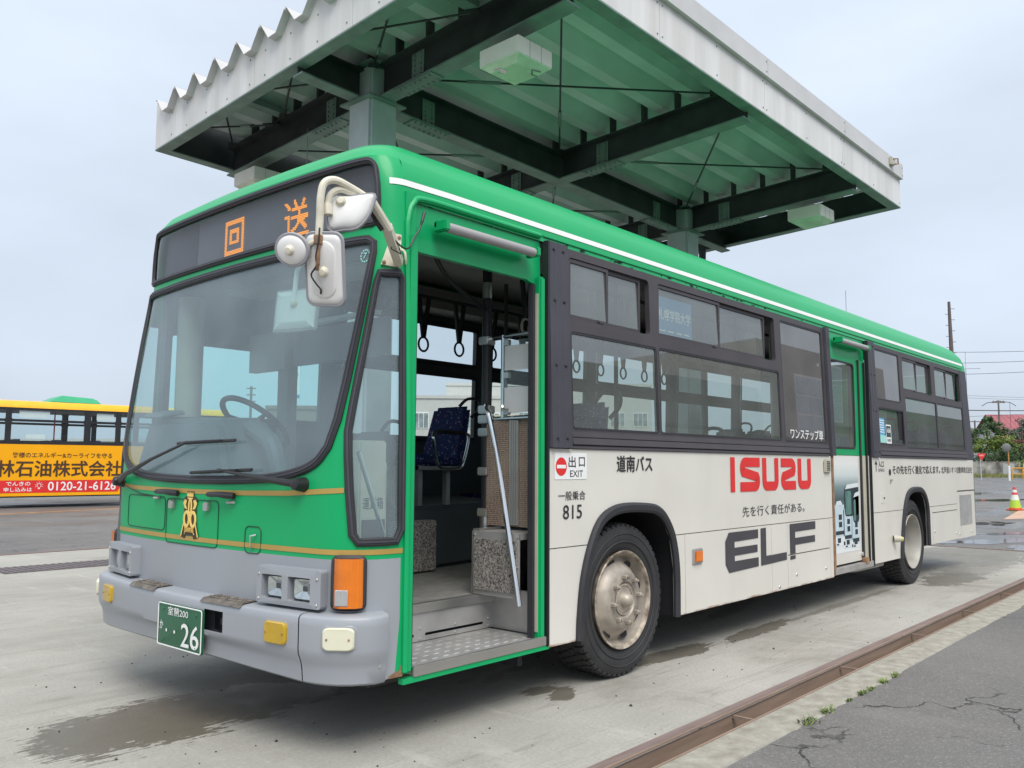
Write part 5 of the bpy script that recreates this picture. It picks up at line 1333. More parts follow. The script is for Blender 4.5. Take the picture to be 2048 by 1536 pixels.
kind(MB().add([(22.4, 2.15, -.001), (23.2, 1.75, -.001), (32, 2.2, -.001), (32, 3.4, -.001), (27, 2.75, -.001)], [(0, 1, 2, 3, 4)]).build('road_marking', material('pink_paint', (.52, .33, .24), .7, var=.2)))
# puddles behind the bus
WAT = material('puddle_water', (.035, .036, .036), .03, var=.1, spec=1.0)
for k, (x, y, rx, ry, a) in enumerate(((15.0, .75, 1.35, .36, -25), (17.2, 1.0, .75, .22, -25), (36.5, 5.4, 2.4, .8, -20), (14.1, .05, .8, .22, 0), (14.0, 2.2, 1.2, .6, 10), (20.3, .6, .7, .2, -20), (45, 9.5, 4, 1.6, 0), (11.5, 18.5, 2.4, .6, 10))):
    mb = MB(); pts = []
    for i in range(48):
        q = i*2*math.pi/48
        r_ = 1+.22*math.sin(3*q+k)+.14*math.sin(5*q+2*k)+.09*math.sin(9*q+k*3)+.05*rng_.uniform(-1, 1)
        u, v = rx*r_*math.cos(q), ry*r_*math.sin(q)
        pts.append((x+u*math.cos(R(a))-v*math.sin(R(a)), y+u*math.sin(R(a))+v*math.cos(R(a)), -.0022))
    mb.add(pts, [tuple(range(48))])
    kind(mb.build('puddle', WAT))
mb = MB()
MUD = material('mud_dark', (.03, .026, .022), .8, var=.4, scale=20, bump=.5)
for k in range(26): 
    x, y = 20.2+rng_.uniform(-.6, .9), 1.95+rng_.uniform(-.3, .3); r_ = rng_.uniform(.04, .16)
    mb.add([(x+r_*math.cos(a)*rng_.uniform(.7, 1.2), y+r_*math.sin(a)*rng_.uniform(.7, 1.2), -.001+.001*(k % 3)) for a in np.linspace(0, 6.28, 9)[:-1]], [tuple(range(8))])
o = mb.build('mud', MUD); o['kind'] = 'stuff'
# tufts of weed along the kerb
WEED = material('weed_green', (.10, .17, .035), .7, var=.4, scale=30, col2=(.17, .22, .06))
wl = ['large weed tuft at the kerb edge, nearest the camera', 'weed tuft just behind the nearest large one', 'tiny weed sprig midway along the kerb edge', 'small weed tuft in the middle of the kerb row', 'weed tuft beside the second farthest kerb weed', 'farther pair of weeds along the kerb, nearer one', 'farthest small weed tuft on the kerb edge']
for k, (x, y, s) in enumerate(((2.03, -1.205, .055), (2.29, -1.20, .045), (2.60, -1.205, .022), (2.81, -1.205, .035), (2.95, -1.21, .025), (3.17, -1.205, .035), (3.38, -1.21, .035))):
    mb = MB()
    for q in range(46):
        a = rng_.uniform(0, 6.28); l = s*rng_.uniform(.5, 1.3); o_ = Vector((x+rng_.gauss(0, s*.75), y+rng_.gauss(0, s*.28), -.005)); d = Vector((math.cos(a), math.sin(a)*.6, rng_.uniform(.3, 1.1))).normalized()
        w = Vector((-d.y, d.x, 0))*.0035
        mb.add([o_-w, o_+w, o_+d*l*.6+w*1.2, o_+d*l+Vector((0, 0, -l*.1)), o_+d*l*.6-w*1.2], [(0, 1, 2, 3, 4)])
    setp(mb.build('weed_tuft', WEED), wl[k], 'weed', 'weeds along the kerb')
# loose grit and leaf litter on the slab
mb = MB()
for k in range(260):
    x, y = rng_.uniform(-2, 6), rng_.uniform(-.78, 3.0)
    r_ = rng_.uniform(.003, .009)*(1.6 if rng_.random() < .1 else 1)
    mb.add([(x+r_, y, 0), (x-r_*.6, y+r_*.8, 0), (x-r_*.5, y-r_*.9, 0), (x, y, r_*.9)], [(0, 1, 3), (1, 2, 3), (2, 0, 3)])
o = mb.build('grit', MUD); o['kind'] = 'stuff'
# ------------------------------------------------------------------ canopy on two box columns
CANW = material('canopy_white_panel', (.63, .615, .585), .42, var=.06, scale=1., stretch=(5, 5, .5), col2=(.71, .70, .685), coat=.1)
CANT = material('canopy_roof_metal', (.56, .555, .555), .5, var=.06, scale=3)
CANU = material('canopy_underside_green', (.53, .63, .61), .55, var=.12, scale=1.4, col2=(.58, .65, .64))
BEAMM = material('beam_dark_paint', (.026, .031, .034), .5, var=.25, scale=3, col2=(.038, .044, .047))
BEAMF = material('beam_flange_paint', (.17, .245, .22), .5, var=.2, scale=5)
COLM = material('column_grey_green', (.47, .525, .545), .45, var=.10, scale=3)
ca, sa = math.cos(R(1.6)), math.sin(R(1.6))
KO = Vector((2.85, 3.47, 4.89))
def K(u, v, w): return Vector((KO.x+u*ca+v*sa, KO.y-u*sa+v*ca, KO.z-.024*u-.037*v+w))
can = thing('bus_canopy', (5.73, 3.4, 0), 'large steel canopy with white fascia and green ribbed underside', 'canopy')
VN, VF, UF, UR = -2.68, 2.85, -.93, 7.1
def kbox(mb, u0, u1, v0, v1, w0, w1, m=0):
    return mb.hexa([K(u0, v0, w0), K(u1, v0, w0), K(u1, v1, w0), K(u0, v1, w0), K(u0, v0, w1), K(u1, v0, w1), K(u1, v1, w1), K(u0, v1, w1)], m)
colu = []
for u in (0, 5.76):
    c = K(u, 0, 0)
    cm = MB().box(c.x-.175, c.x+.175, c.y-.175, c.y+.175, 0, c.z+.34).build('column', COLM, can, bevel=.025)
    colu.append(cm)
    MB().box(c.x-.235, c.x+.235, c.y-.235, c.y+.235, c.z-.012, c.z+.006).build('cap_plate', BEAMF, cm)
    MB().box(c.x-.22, c.x+.22, c.y-.22, c.y+.22, c.z+.345, c.z+.36).build('cap_plate', BEAMF, cm)
    MB().box(c.x-.26, c.x+.26, c.y-.26, c.y+.26, 0, .03).build('base_plate', BEAMF, cm)
def beam(name, a, b, hw, h, axis):
    """H-section: web and two flanges; axis 'v' runs across, 'u' runs along"""
    mb = MB()
    if axis == 'v':
        u, v0, v1 = a[0], a[1], b
        kbox(mb, u-.007, u+.007, v0, v1, .017, h-.017, 0); kbox(mb, u-hw, u+hw, v0, v1, 0, .017, 1); kbox(mb, u-hw, u+hw, v0, v1, h-.017, h, 0)
    else:
        v, u0, u1 = a[1], a[0], b
        kbox(mb, u0, u1, v-.007, v+.007, .018, h-.018, 0); kbox(mb, u0, u1, v-hw, v+hw, .0015, .018, 1); kbox(mb, u0, u1, v-hw, v+hw, h-.018, h-.0015, 0)
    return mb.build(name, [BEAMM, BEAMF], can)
beams = []
for u in (0, 2.88, 5.76):
    beams.append((u, beam('cross_beam', (u, VN+.10), -.176 if u != 2.88 else -.09, .0875, .35, 'v')))
    beams.append((u, beam('cross_beam', (u, .176 if u != 2.88 else .09), VF-.10, .0875, .35, 'v')))
gird = [beam('girder', (.177, 0), 5.58, .0875, .35, 'u'), beam('girder', (UF+.05, 0), -.177, .075, .30, 'u'), beam('girder', (5.937, 0), UR-.06, .075, .30, 'u')]
# bolted splices
def splice_v(u, v, par):
    p = MB()
    for q in (1, -1): kbox(p, u+q*.0075, u+q*.018, v-.085, v+.085, .045, .305)
    kbox(p, u-.085, u+.085, v-.26, v+.26, -.013, -.0005)
    o = p.build('splice_plate', BEAMF, par)
    b = MB()
    for q in (1, -1):
        for dv in (-.045, .045):
            for k in range(5): b.lathe([(0, .016), (.011, .014), (.014, 0)], K(u+q*.018, v+dv, .075+.05*k), K(u+q, v, 0)-K(u, v, 0), 6)
    for du in (-.055, .055):
        for k in range(7): b.lathe([(0, .018), (.012, .016), (.016, 0)], K(u+du, v-.21+.07*k, -.013), (0, 0, -1), 6)
    b = b.build('bolt', BEAMF, o); b['kind'] = 'stuff'
def splice_u(u, par):
    p = MB()
    for q in (1, -1): kbox(p, u-.085, u+.085, q*.0075, q*.018, .045, .305)
    kbox(p, u-.26, u+.26, -.085, .085, -.0125, .001)
    o = p.build('splice_plate', BEAMF, par)
    b = MB()
    for q in (1, -1):
        for du in (-.045, .045):
            for k in range(5): b.lathe([(0, .016), (.011, .014), (.014, 0)], K(u+du, q*.018, .075+.05*k), K(u, q, 0)-K(u, 0, 0), 6)
    for dv in (-.055, .055):
        for k in range(7): b.lathe([(0, .018), (.012, .016), (.016, 0)], K(u-.21+.07*k, dv, -.0125), (0, 0, -1), 6)
    b = b.build('bolt', BEAMF, o); b['kind'] = 'stuff'
for u, o in beams[::2]: splice_v(u, -.70, o)
for u, o in beams[1::2]: splice_v(u, .70, o)
for u in (.72, 5.05): splice_u(u, gird[0])
# folded roof sheets
PIT = .445; NP = 12; V0 = VN+.05
def prof(k):
    v = V0+k*PIT; a = .065
    return [(v, .605), (v+.02, .615), (v+PIT/2-a, .44), (v+PIT/2+a, .44), (v+PIT-.02, .615), (v+PIT, .605)]
for k in range(NP):
    P_ = prof(k); mb = MB(); us = (UF-.075, UR-.03)
    mb.grid([[K(u, v, w) for v, w in P_] for u in (UF-.012, us[1])], 0)
    mb.grid([[K(u, v, w) for v, w in P_] for u in (us[0], UF-.012)], 1)
    mb.grid([[K(u, v, w+.006) for v, w in P_] for u in us], 1)
    for u in us:
        for i in range(5): mb.add([K(u, *P_[i]), K(u, *P_[i+1]), K(u, P_[i+1][0], P_[i+1][1]+.006), K(u, P_[i][0], P_[i][1]+.006)], [(0, 1, 2, 3)], 1)
    if k < NP-1 or True:
        kbox(mb, us[0], us[1], V0+k*PIT-.008, V0+k*PIT+.008, .60, .632, 1)
    mb.build('roof_sheet', [CANU, CANT], can)
# tight-frame posts between beams and sheets
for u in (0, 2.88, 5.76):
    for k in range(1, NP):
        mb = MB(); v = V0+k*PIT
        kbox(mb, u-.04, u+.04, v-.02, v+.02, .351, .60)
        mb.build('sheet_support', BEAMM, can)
# fascia: near side
def fpanel(name, pts, fn, th, mat): 
    return panel(name, pts, fn, mat, can, thick=th)
seams = [UF, 1.09, 3.07, 5.10, UR]
NEARF = lambda u, w, d=0: K(u, VN-d, w)
NEARC = lambda u, w, d=0: K(u, VN-.045-d, w)
for a, b in zip(seams[:-1], seams[1:]):
    p = fpanel('fascia_panel', [(a+.003, .10), (b-.003, .10), (b-.003, .50), (a+.003, .50)], NEARF, .012, CANW)
    q = fpanel('fascia_cap', [(a+.003, .485), (b-.003, .485), (b-.003, .69), (a+.003, .69)], NEARC, .045, CANT)
    for uu in (a+.04, (a+b)/2, b-.04):
        for w in (.15, .44): MB().lathe([(0, .006), (.008, .005), (.010, 0)], NEARF(uu, w, 0), NEARF(0, 0, 1)-NEARF(0, 0, 0), 6).build('rivet', BEAMF, p)
    for w in (.53, .64): MB().lathe([(0, .006), (.008, .005), (.010, 0)], NEARC(b-.03, w, 0), NEARF(0, 0, 1)-NEARF(0, 0, 0), 6).build('rivet', BEAMF, q)
mb = MB(); kbox(mb, UF+.14, UR-.14, VN+.012, VN+.04, .10, .43); mb.build('fascia_backing', CANU, can)
mb = MB(); kbox(mb, UF+.14, UR-.14, VF-.04, VF-.012, .10, .60); mb.build('fascia_backing', BEAMM, can)
for u_ in (UF+.013, UR-.04):
    mb = MB(); kbox(mb, u_, u_+.025, VN+.06, VF-.06, .10, .43); mb.build('fascia_backing', BEAMM, can)
# front and rear fascia with a zigzag top closing the flutes
FRF = lambda v, w, d=0: K(UF-d, v, w)
RRF = lambda v, w, d=0: K(UR+d, v, w)
def zig(v0, v1):
    pts = [(v0, .10), (v1, .10)]
    top = []
    for k in range(NP):
        for q in prof(k):
            if v0-1e-6 <= q[0] <= v1+1e-6: top.append((q[0], q[1]-.003))
    full = [q for k in range(NP) for q in prof(k)]
    fv = np.array([q[0] for q in full]); fwv = np.array([q[1] for q in full])
    top = [(v0, float(np.interp(v0, fv, fwv))-.003)]+[t for t in top if v0+1e-3 < t[0] < v1-1e-3]+[(v1, float(np.interp(v1, fv, fwv))-.003)]
    return pts+top[::-1]
vs = [VN+.005, -.91, .69, 2.36, VF]
for a, b in zip(vs[:-1], vs[1:]):
    p = fpanel('fascia_panel', zig(a+.003, b-.003), FRF, .012, CANW)
    for q in np.arange(a+.08, b, .44):
        for w in (.16, .41): MB().lathe([(0, .006), (.008, .005), (.010, 0)], FRF(q, w, 0), FRF(0, 0, 1)-FRF(0, 0, 0), 6).build('rivet', BEAMF, p)
    fpanel('fascia_panel', zig(a+.003, b-.003), RRF, .012, CANW)
FARF = lambda u, w, d=0: K(u, VF+d, w)
for a, b in zip(seams[:-1], seams[1:]): fpanel('fascia_panel', [(a+.003, .10), (b-.003, .10), (b-.003, .66), (a+.003, .66)], FARF, .012, CANW)
# bottom lips all round
for nm, (u0, u1, v0, v1) in dict(a=(UF+.001, UR-.001, VN+.001, VN+.13), b=(UF+.001, UR-.001, VF-.13, VF-.001), c=(UF+.001, UF+.13, VN+.131, VF-.131), d=(UR-.13, UR-.001, VN+.131, VF-.131)).items():
    mb = MB(); kbox(mb, u0, u1, v0, v1, .085, .099); mb.build('fascia_lip', BEAMF, can)
# tie rods crossing in each bay
def rod(a, b):
    a, b = K(*a), K(*b); d = b-a
    o = MB().tube([a, b], .0115, 6).build('tie_rod', BEAMM, can)
    MB().tube([a+d*.22, a+d*.32], .020, 8).build('turnbuckle', BEAMF, o)
    for q in (a, b): MB().obox(q, d.normalized()*.09, Vector((-d.y, d.x, 0)).normalized()*.05, (0, 0, .005)).build('gusset', BEAMM, o)
for u0, u1 in ((0, 2.88), (2.88, 5.76)):
    rod((u0+.12, -.12, .30), (u1-.10, VN+.30, .31)); rod((u1-.12, -.12, .32), (u0+.10, VN+.30, .33))
    rod((u0+.12, .12, .30), (u1-.10, VF-.30, .31)); rod((u1-.12, .12, .32), (u0+.10, VF-.30, .33))
rod((-.12, .14, .30), (UF+.12, 1.35, .30)); rod((UF+.12, .12, .33), (-.1, 1.5, .33)); rod((-.12, 1.7, .30), (UF+.12, 2.6, .31)); rod((UF+.12, 1.55, .33), (-.1, 2.6, .33))
rod((-.12, -.14, .30), (UF+.12, -1.35, .30)); rod((UF+.12, -.12, .33), (-.1, -1.5, .33))
for q in (1.5, -1.54):
    mb = MB(); kbox(mb, UF+.08, -.09, q-.06, q+.06, .34, .40); mb.build('stub_beam', BEAMF, can)
c = K(5.9, .3, 0)
MB().tube([(9.62, 3.55, .0), (9.62, 3.55, 4.5), (9.55, 3.5, 4.72), (9.5, 3.45, 5.1)], .055, 12).build('downpipe', BEAMM, can, smooth=True)
p = K(0, 1.1, 0); MB().tube([(p.x-.04, p.y, p.z+.1), (p.x-.04, p.y, p.z-.95)], .005, 6).build('hanging_wire', LININ, can)
p = NEARC(6.62, .60, .0)
o = MB().obox(p+Vector((0, -.02, .0)), (.06, 0, 0), (0, .02, 0), (0, 0, .055)).build('cable_bracket', CREAMP, can, bevel=.008)
MB().tube([p+Vector((.0, -.04, .03)), p+Vector((.06, -.08, .04)), p+Vector((.07, -.08, -.03)), p+Vector((.02, -.05, -.04))], .010, 6).build('insulator', RUSTM, o)
# lamp boxes under the beam ends
LB = material('lamp_box_cream', (.78, .77, .69), .45, var=.06, scale=5)
LBD = material('lamp_diffuser', (.66, .68, .56), .4, var=.15, scale=6)
for (x, y, z, lab) in ((2.81, 1.53, 4.86, 'square cream lamp box with broken diffuser above the bus roof edge'), (8.46, 1.30, 4.735, 'square cream lamp box under the rear end of the canopy'), (2.92, 5.60, 4.735, 'square cream lamp box beyond the destination sign, far canopy corner')):
    L = thing('lamp_box', (x, y, z), lab, 'lamp', 'lamp boxes under the canopy', rz=R(-1.6))
    h = MB().box(-.215, .215, -.225, .225, -.20, -.045).build('housing', LB, L, bevel=.008)
    for q in (-.07, .07): MB().box(q-.0015, q+.0015, -.2265, -.2245, -.195, -.05).build('seam', BEAMF, h)
    MB().box(-.05, .05, -.05, .05, -.046, .0).build('bracket', BEAMF, L)
    MB().hexa([(-.15, -.15, -.245), (.15, -.15, -.245), (.15, .15, -.245), (-.15, .15, -.245), (-.20, -.21, -.199), (.20, -.21, -.199), (.20, .21, -.199), (-.20, .21, -.199)]).build('diffuser', LBD, L)
    if z > 4.8:
        MB().add([(.02, -.16, -.2465), (.12, -.18, -.235), (.16, -.10, -.2465), (.09, -.09, -.2475), (.06, -.12, -.2475)], [(0, 1, 2, 3, 4)]).build('broken_hole', PT2, L)
        MB().add([(-.16, .02, -.2465), (-.10, .0, -.2475), (-.07, .06, -.2475), (-.12, .09, -.2465), (-.17, .10, -.241)], [(0, 1, 2, 3, 4)]).build('broken_hole', CHROME, L)

# ------------------------------------------------------------------ yellow bus across the yard
YEL = body_paint('yellow_paint', (.93, .415, .006), .38, .02); YROOF = material('yellow_roof', (.93, .46, .012), .38, var=.06)
yb = thing('yellow_bus', (12.9, 23.2, 0), 'yellow bus with brown advert lettering parked across the yard', 'bus', rz=R(-6.2))
Y = yb
YS = lambda x, z, d=0: Vector((x, -d, z)); YFAR = lambda x, z, d=0: Vector((x, 2.45+d, z))
yh = [(-4.35-.07, -3.62), (-3.55, -2.30), (-6.55, -4.52), (-8.6, -6.62), (-2.2, -.35), (-10.2, -8.7)]
yho = []
for a, b in yh: yho += [rrect(a+.05, b-.03, 1.93, 2.48, .04, 3), rrect(a+.05, b-.03, 2.55, 2.83, .04, 3)]
panel('lower_body', [(-10.6, .34), (0, .34), (0, 1.83), (-10.6, 1.83)], YS, YEL, Y, thick=.04)
panel('window_band', [(-10.6, 1.83), (0, 1.83), (0, 2.88), (-10.6, 2.88)], YS, BLACKP, Y, holes=yho, thick=.05, d=.003)
panel('far_body', [(-10.6, .34), (0, .34), (0, 1.83), (-10.6, 1.83)], YFAR, YEL, Y, thick=.04)
panel('far_band', [(-10.6, 1.83), (0, 1.83), (0, 2.88), (-10.6, 2.88)], YFAR, BLACKP, Y, holes=yho, thick=.05)
mb = MB(); rp = [(0, 2.88), (.02, 2.97), (.10, 3.06), (.3, 3.10), (1.22, 3.13), (2.15, 3.10), (2.35, 3.06), (2.43, 2.97), (2.45, 2.88)]
mb.grid([[(x, y-.01, z) for y, z in rp] for x in np.arange(-10.6, .01, 1.06)]); mb.add([(0, y-.01, z) for y, z in rp], [tuple(range(len(rp)))]); mb.build('roof', YROOF, Y, smooth=True)
MB().box(-.02, .0, 0, 2.44, .34, 2.88).box(-10.6, -10.58, 0, 2.44, .34, 2.88).build('end_panel', YEL, Y)
for a, b in yh:
    for z0, z1 in ((1.91, 2.50), (2.53, 2.85)):
        for f in (lambda x, z: YS(x, z, -.012), lambda x, z: YFAR(x, z, -.012)):
            MB().add([f(a+.03, z0), f(b-.01, z0), f(b-.01, z1), f(a+.03, z1)], [(0, 1, 2, 3)]).build('pane', G_FAR, Y)
MB().box(-10.5, -.1, .1, 2.35, .55, .6).box(-10.5, -.1, .05, 2.4, .30, .36).build('floor', CHARC, Y)
MB().box(-10.5, -.1, .1, 2.35, 2.84, 2.87).build('ceiling', CEIL, Y)
for k in range(7):
    for y in (.25, 1.5): MB().box(-9.6+k*1.1, -9.5+k*1.1, y, y+.8, .9, 1.98).build('seat', SEATM, Y)
for x in (-5.2, -3.0, -7.4): MB().tube([(x, .7, .6), (x, .7, 2.85)], .02, 8).build('grab_pole', PRR if x < -5 else CHROME, Y)
MB().box(-6.3, -5.5, .06, .065, 2.60, 2.80).box(-4.2, -3.7, .06, .065, 2.60, 2.80).box(-6.1, -5.6, .06, .065, 1.99, 2.12).build('card', PRW, Y)
AC = material('aircon_green', (.03, .36, .17), .4, var=.08)
MB().hexa([(-5.55, .35, 3.08), (-3.95, .35, 3.08), (-3.95, 2.1, 3.08), (-5.55, 2.1, 3.08), (-5.05, .55, 3.33), (-4.10, .55, 3.28), (-4.10, 1.9, 3.28), (-5.05, 1.9, 3.33)]).build('aircon_unit', AC, Y, bevel=.05)
for xw in (-2.6, -8.1):
    w = MB().lathe([(.30, .03), (.40, .0), (.46, .01), (.48, .05), (.48, .25)], (xw, .02, .48), (0, 1, 0), 32).build('wheel', TYRE, Y, smooth=True)
    MB().lathe([(.30, .03), (.2, .02), (0, .05)], (xw, .02, .48), (0, 1, 0), 24).build('rim', RIM, w, smooth=True)
def YW(body, x0, x1, z0, z1, mat, bold=0., par=Y): return write(body, x0, z0, x1-x0, z1-z0, YS, mat, par, .006, bold)
YW('林石油株式会社', -6.82, -3.43, .90, 1.36, PRBROWN, .026)
YW('皆様のエネルギー&カーライフを守る', -6.42, -3.72, 1.44, 1.60, PRBROWN, .012)
rb = decal([[(-9.5, .43), (-3.52, .43), (-3.43, .60), (-3.52, .79), (-9.5, .79)]], YS, PRR, Y, .004, 'red_band')
YW('0120-21-6126', -5.46, -3.58, .49, .74, PRW, .02, rb)
YW('でんきの', -6.55, -5.93, .635, .755, PRW, .012, rb); YW('申し込みは', -6.60, -5.88, .465, .59, PRW, .012, rb)
mb = MB()
bl = (-5.70, .62)
sweep([(bl[0]+.055*math.cos(a), bl[1]+.02+.055*math.sin(a)) for a in np.linspace(-1.0, 4.1, 14)], .014, .002, YS, closed=False, d0=.006, mb=mb)
for k in range(7):
    a = R(-20+k*37); e = (bl[0], bl[1]+.02)
    sweep([(e[0]+.08*math.cos(a), e[1]+.08*math.sin(a)), (e[0]+.11*math.cos(a), e[1]+.11*math.sin(a))], .012, .002, YS, closed=False, d0=.006, mb=mb)
mb.add([YS(bl[0]+x, bl[1]+z, .007) for x, z in ((-.025, -.08), (.025, -.08), (.025, -.04), (-.025, -.04))], [(0, 1, 2, 3)])
mb.build('bulb_symbol', PRW, rb)
# ------------------------------------------------------------------ far side of the yard, right of the bus tail
HOME = (-2.431, -3.09)
def at(px, D):
    """ground point at depth D metres along the view axis under picture column px"""
    d = fw + rt2*((px-1024)/1713.9)
    return Vector((CAM.x+d.x*D, CAM.y+d.y*D, 0))
def lat(D, px): return px*D/1713.9
side_v = Vector((rt2.x, rt2.y, 0)).normalized()          # along the view plane, to the right
deep_v = Vector((-side_v.y, side_v.x, 0))                # away from the viewer
RZV = math.atan2(side_v.y, side_v.x)
def local(name, loc, label, cat, group=None): return thing(name, loc, label, cat, group, rz=RZV)
# cone
CO = material('cone_orange', (.66, .10, .03), .5); CY = material('cone_lime', (.42, .62, .05), .45, var=.05); CW = material('cone_white', (.72, .74, .68), .5); CRR = material('cone_red', (.62, .06, .07), .5)
cn = thing('traffic_cone', (27.9, 2.97, 0), 'striped traffic cone with lime green skirt on the wet yard', 'traffic cone')
MB().box(27.9-.22, 27.9+.22, 2.75, 3.19, 0, .035).build('base', CO, cn, bevel=.01)
for z0, z1, m_ in ((.035, .075, CO), (.075, .31, CY), (.31, .47, CW), (.47, .545, CRR), (.545, .625, CW), (.625, .71, CRR)):
    rr_ = lambda z: .185-.185*.80*(z/.71)
    MB().lathe([(rr_(z0)+.001, z0), (rr_(z1)+.001, z1)], (27.9, 2.97, 0), (0, 0, 1), 20, capb=z1 > .7).build('band', m_, cn, smooth=True)
# give-way style sign
p = at(1954, 90); sg = local('stop_sign', p, 'red triangular stop sign on a pale pole behind the bus tail', 'road sign')
MB().tube([(0, 0, 0), (0, 0, 2.7)], .045, 8).build('pole', COLM, sg)
def tri(s, y, z): return [(-s, y, z), (s, y, z), (0, y, z-s*1.62)]
SGN = MB().add(tri(.46, -.06, 2.72)+tri(.46, -.03, 2.72), [(0, 1, 2), (5, 4, 3), (0, 3, 4, 1), (1, 4, 5, 2), (2, 5, 3, 0)]).build('sign_plate', PRR, sg)
SGN.location.x = .1
write('止まれ', -.24, 2.46, .46, .15, lambda x, z, d=0: Vector((x, -.062-d, z)), PRW, SGN, .004, .02)
# convex mirror
p = at(2010, 84); cm = local('traffic_mirror', p, 'round grey traffic mirror on an orange pole with white foot', 'traffic mirror')
ORP = material('post_orange', (.50, .24, .07), .5, var=.15); ORY = material('rail_orange', (.62, .28, .02), .45)
MB().tube([(0, 0, 0), (0, 0, 1.45)], .10, 10).build('pole_foot', PRW, cm)
MB().tube([(0, 0, 1.45), (0, 0, 3.3)], .06, 10).build('pole', ORP, cm)
MB().lathe([(0, .06), (.2, .05), (.34, .02), (.38, 0), (.40, .02), (.40, -.06), (0, -.12)], (-.22, -.12, 3.25), (-.3, -1, 0), 24).build('mirror_head', material('mirror_back_grey', (.17, .175, .17), .45), cm, smooth=True)
# guard rails
for k, (px, D, w, lab) in enumerate(((2015, 96, 1.45, 'orange tubular guard rail beside the traffic mirror pole'), (2037, 99, 1.6, 'orange tubular guard rail in front of the parked white van'))):
    p = at(px, D); g_ = local('guard_rail', p, lab, 'guard rail', 'orange guard rails')
    MB().tube([(0, 0, 0), (0, 0, 1.1), (.08, 0, 1.2), (w-.08, 0, 1.2), (w, 0, 1.1), (w, 0, 0)], .075, 10).build('frame', ORY, g_, smooth=True)
    MB().tube([(0, 0, .55), (w, 0, .55)], .05, 8).build('rail', ORY, g_)
# white van, nose towards us
p = at(2052, 103); vn = thing('white_van', p, 'white van parked at the edge of the yard behind the orange rail', 'van', rz=RZV-math.atan((2052-1024)/1713.9))
VW = material('van_white', (.74, .74, .74), .25, var=.03, coat=.5)
mb = MB(); sec = [(-.82, .35), (-.84, .9), (-.80, 1.15), (-.70, 1.75), (-.60, 1.98), (.60, 1.98), (.70, 1.75), (.80, 1.15), (.84, .9), (.82, .35)]
mb.grid([[(x*q, y, .35+(z-.35)*h) for x, z in sec] for y, q, h in ((0, .96, .42), (.12, 1, .50), (.55, 1, .58), (1.15, .98, 1.0), (4.2, .98, 1.0), (4.35, .94, .9))])
mb.add([(x*.96, 0, .35+(z-.35)*.42) for x, z in sec], [tuple(range(10))]); mb.add([(x*.94, 4.35, .35+(z-.35)*.9) for x, z in sec], [tuple(range(10))])
mb.build('body', VW, vn, smooth=True, sharp=30)
MB().add([(-.74, .58, 1.26), (.74, .58, 1.26), (.58, 1.10, 1.86), (-.58, 1.10, 1.86)], [(0, 1, 2, 3)]).build('windscreen', G_DARK, vn).location.y = -.03
for sx_ in (-.62, .62): MB().box(sx_-.16, sx_+.16, -.03, .05, .68, .84).build('headlight', LAMPG, vn)
MB().box(-.8, .8, -.06, .02, .36, .55).build('bumper', RIMR, vn)
for sx_ in (-.72, .72):
    for y_ in (.75, 3.4): MB().lathe([(0, .1), (.3, .1), (.32, .05), (.32, -.1), (0, -.1)], (sx_, y_, .32), (1, 0, 0), 16).build('wheel', TYRE, vn)
# wall, verge, houses
WALLM = material('block_wall_weathered', (.185, .175, .155), .9, var=.45, scale=.9, col2=(.31, .30, .27)); WALL2 = material('new_block_wall', (.36, .38, .37), .85, var=.08)
p = at(1930, 119); w1 = local('concrete_wall', p, 'long weathered grey block wall behind the grass verge', 'wall')
for k in range(8): MB().box(-8+k*1.9, -6.11+k*1.9, 0, .2, 0, 1.95+.04*(k % 2)).build('wall_panel', WALLM, w1)
MB().box(-8, 7.2, -.03, .23, 1.98, 2.06).build('coping', WALLM, w1)
p = at(1998, 117); w2 = local('concrete_wall', p, 'short pale new block wall section left of the mirror pole', 'wall')
for k in range(2): MB().box(k*.78, k*.78+.77, 0, .2, 0, 1.75).build('wall_panel', WALL2, w2)
p = at(2020, 121); w3 = local('concrete_wall', p, 'dark low wall under the shrubs right of the mirror pole', 'wall')
for k in range(24): MB().box(k*2.5, k*2.5+2.49, 0, .25, 0, 1.7+.03*(k % 2)).build('wall_panel', WALLM, w3)
GRS = material('verge_grass', (.12, .15, .04), .9, var=.4, scale=3, col2=(.20, .20, .07))
mb = MB()
a = at(1930, 117)
for k in range(5200):
    u, v = rng_.uniform(-8, 7.8), rng_.uniform(-7.5, 1.2)
    o_ = a+side_v*u+deep_v*v; h = rng_.uniform(.18, .62)*(1 if v > -3 else .6); w = side_v*rng_.uniform(.02, .05); tip = o_+Vector((rng_.uniform(-.15, .15), rng_.uniform(-.15, .15), h))
    mb.add([o_-w, o_+w, tip], [(0, 1, 2)])
o = mb.build('verge_grass', GRS); o['kind'] = 'stuff'
REDR = material('red_roof_sheet', (.30, .085, .10), .5, var=.12, scale=.6, stretch=(1, 1, 4)); TILE = material('reddish_tile_roof', (.27, .12, .085), .75, var=.4, scale=7); WALH = material('house_wall_pale', (.50, .50, .48), .8, var=.06)
GRYR = material('grey_roof', (.16, .16, .165), .6, var=.15); CRM = material('cream_wall', (.56, .50, .35), .75, var=.06)
WINB = material('window_dark', (.06, .085, .10), .15, var=.2)
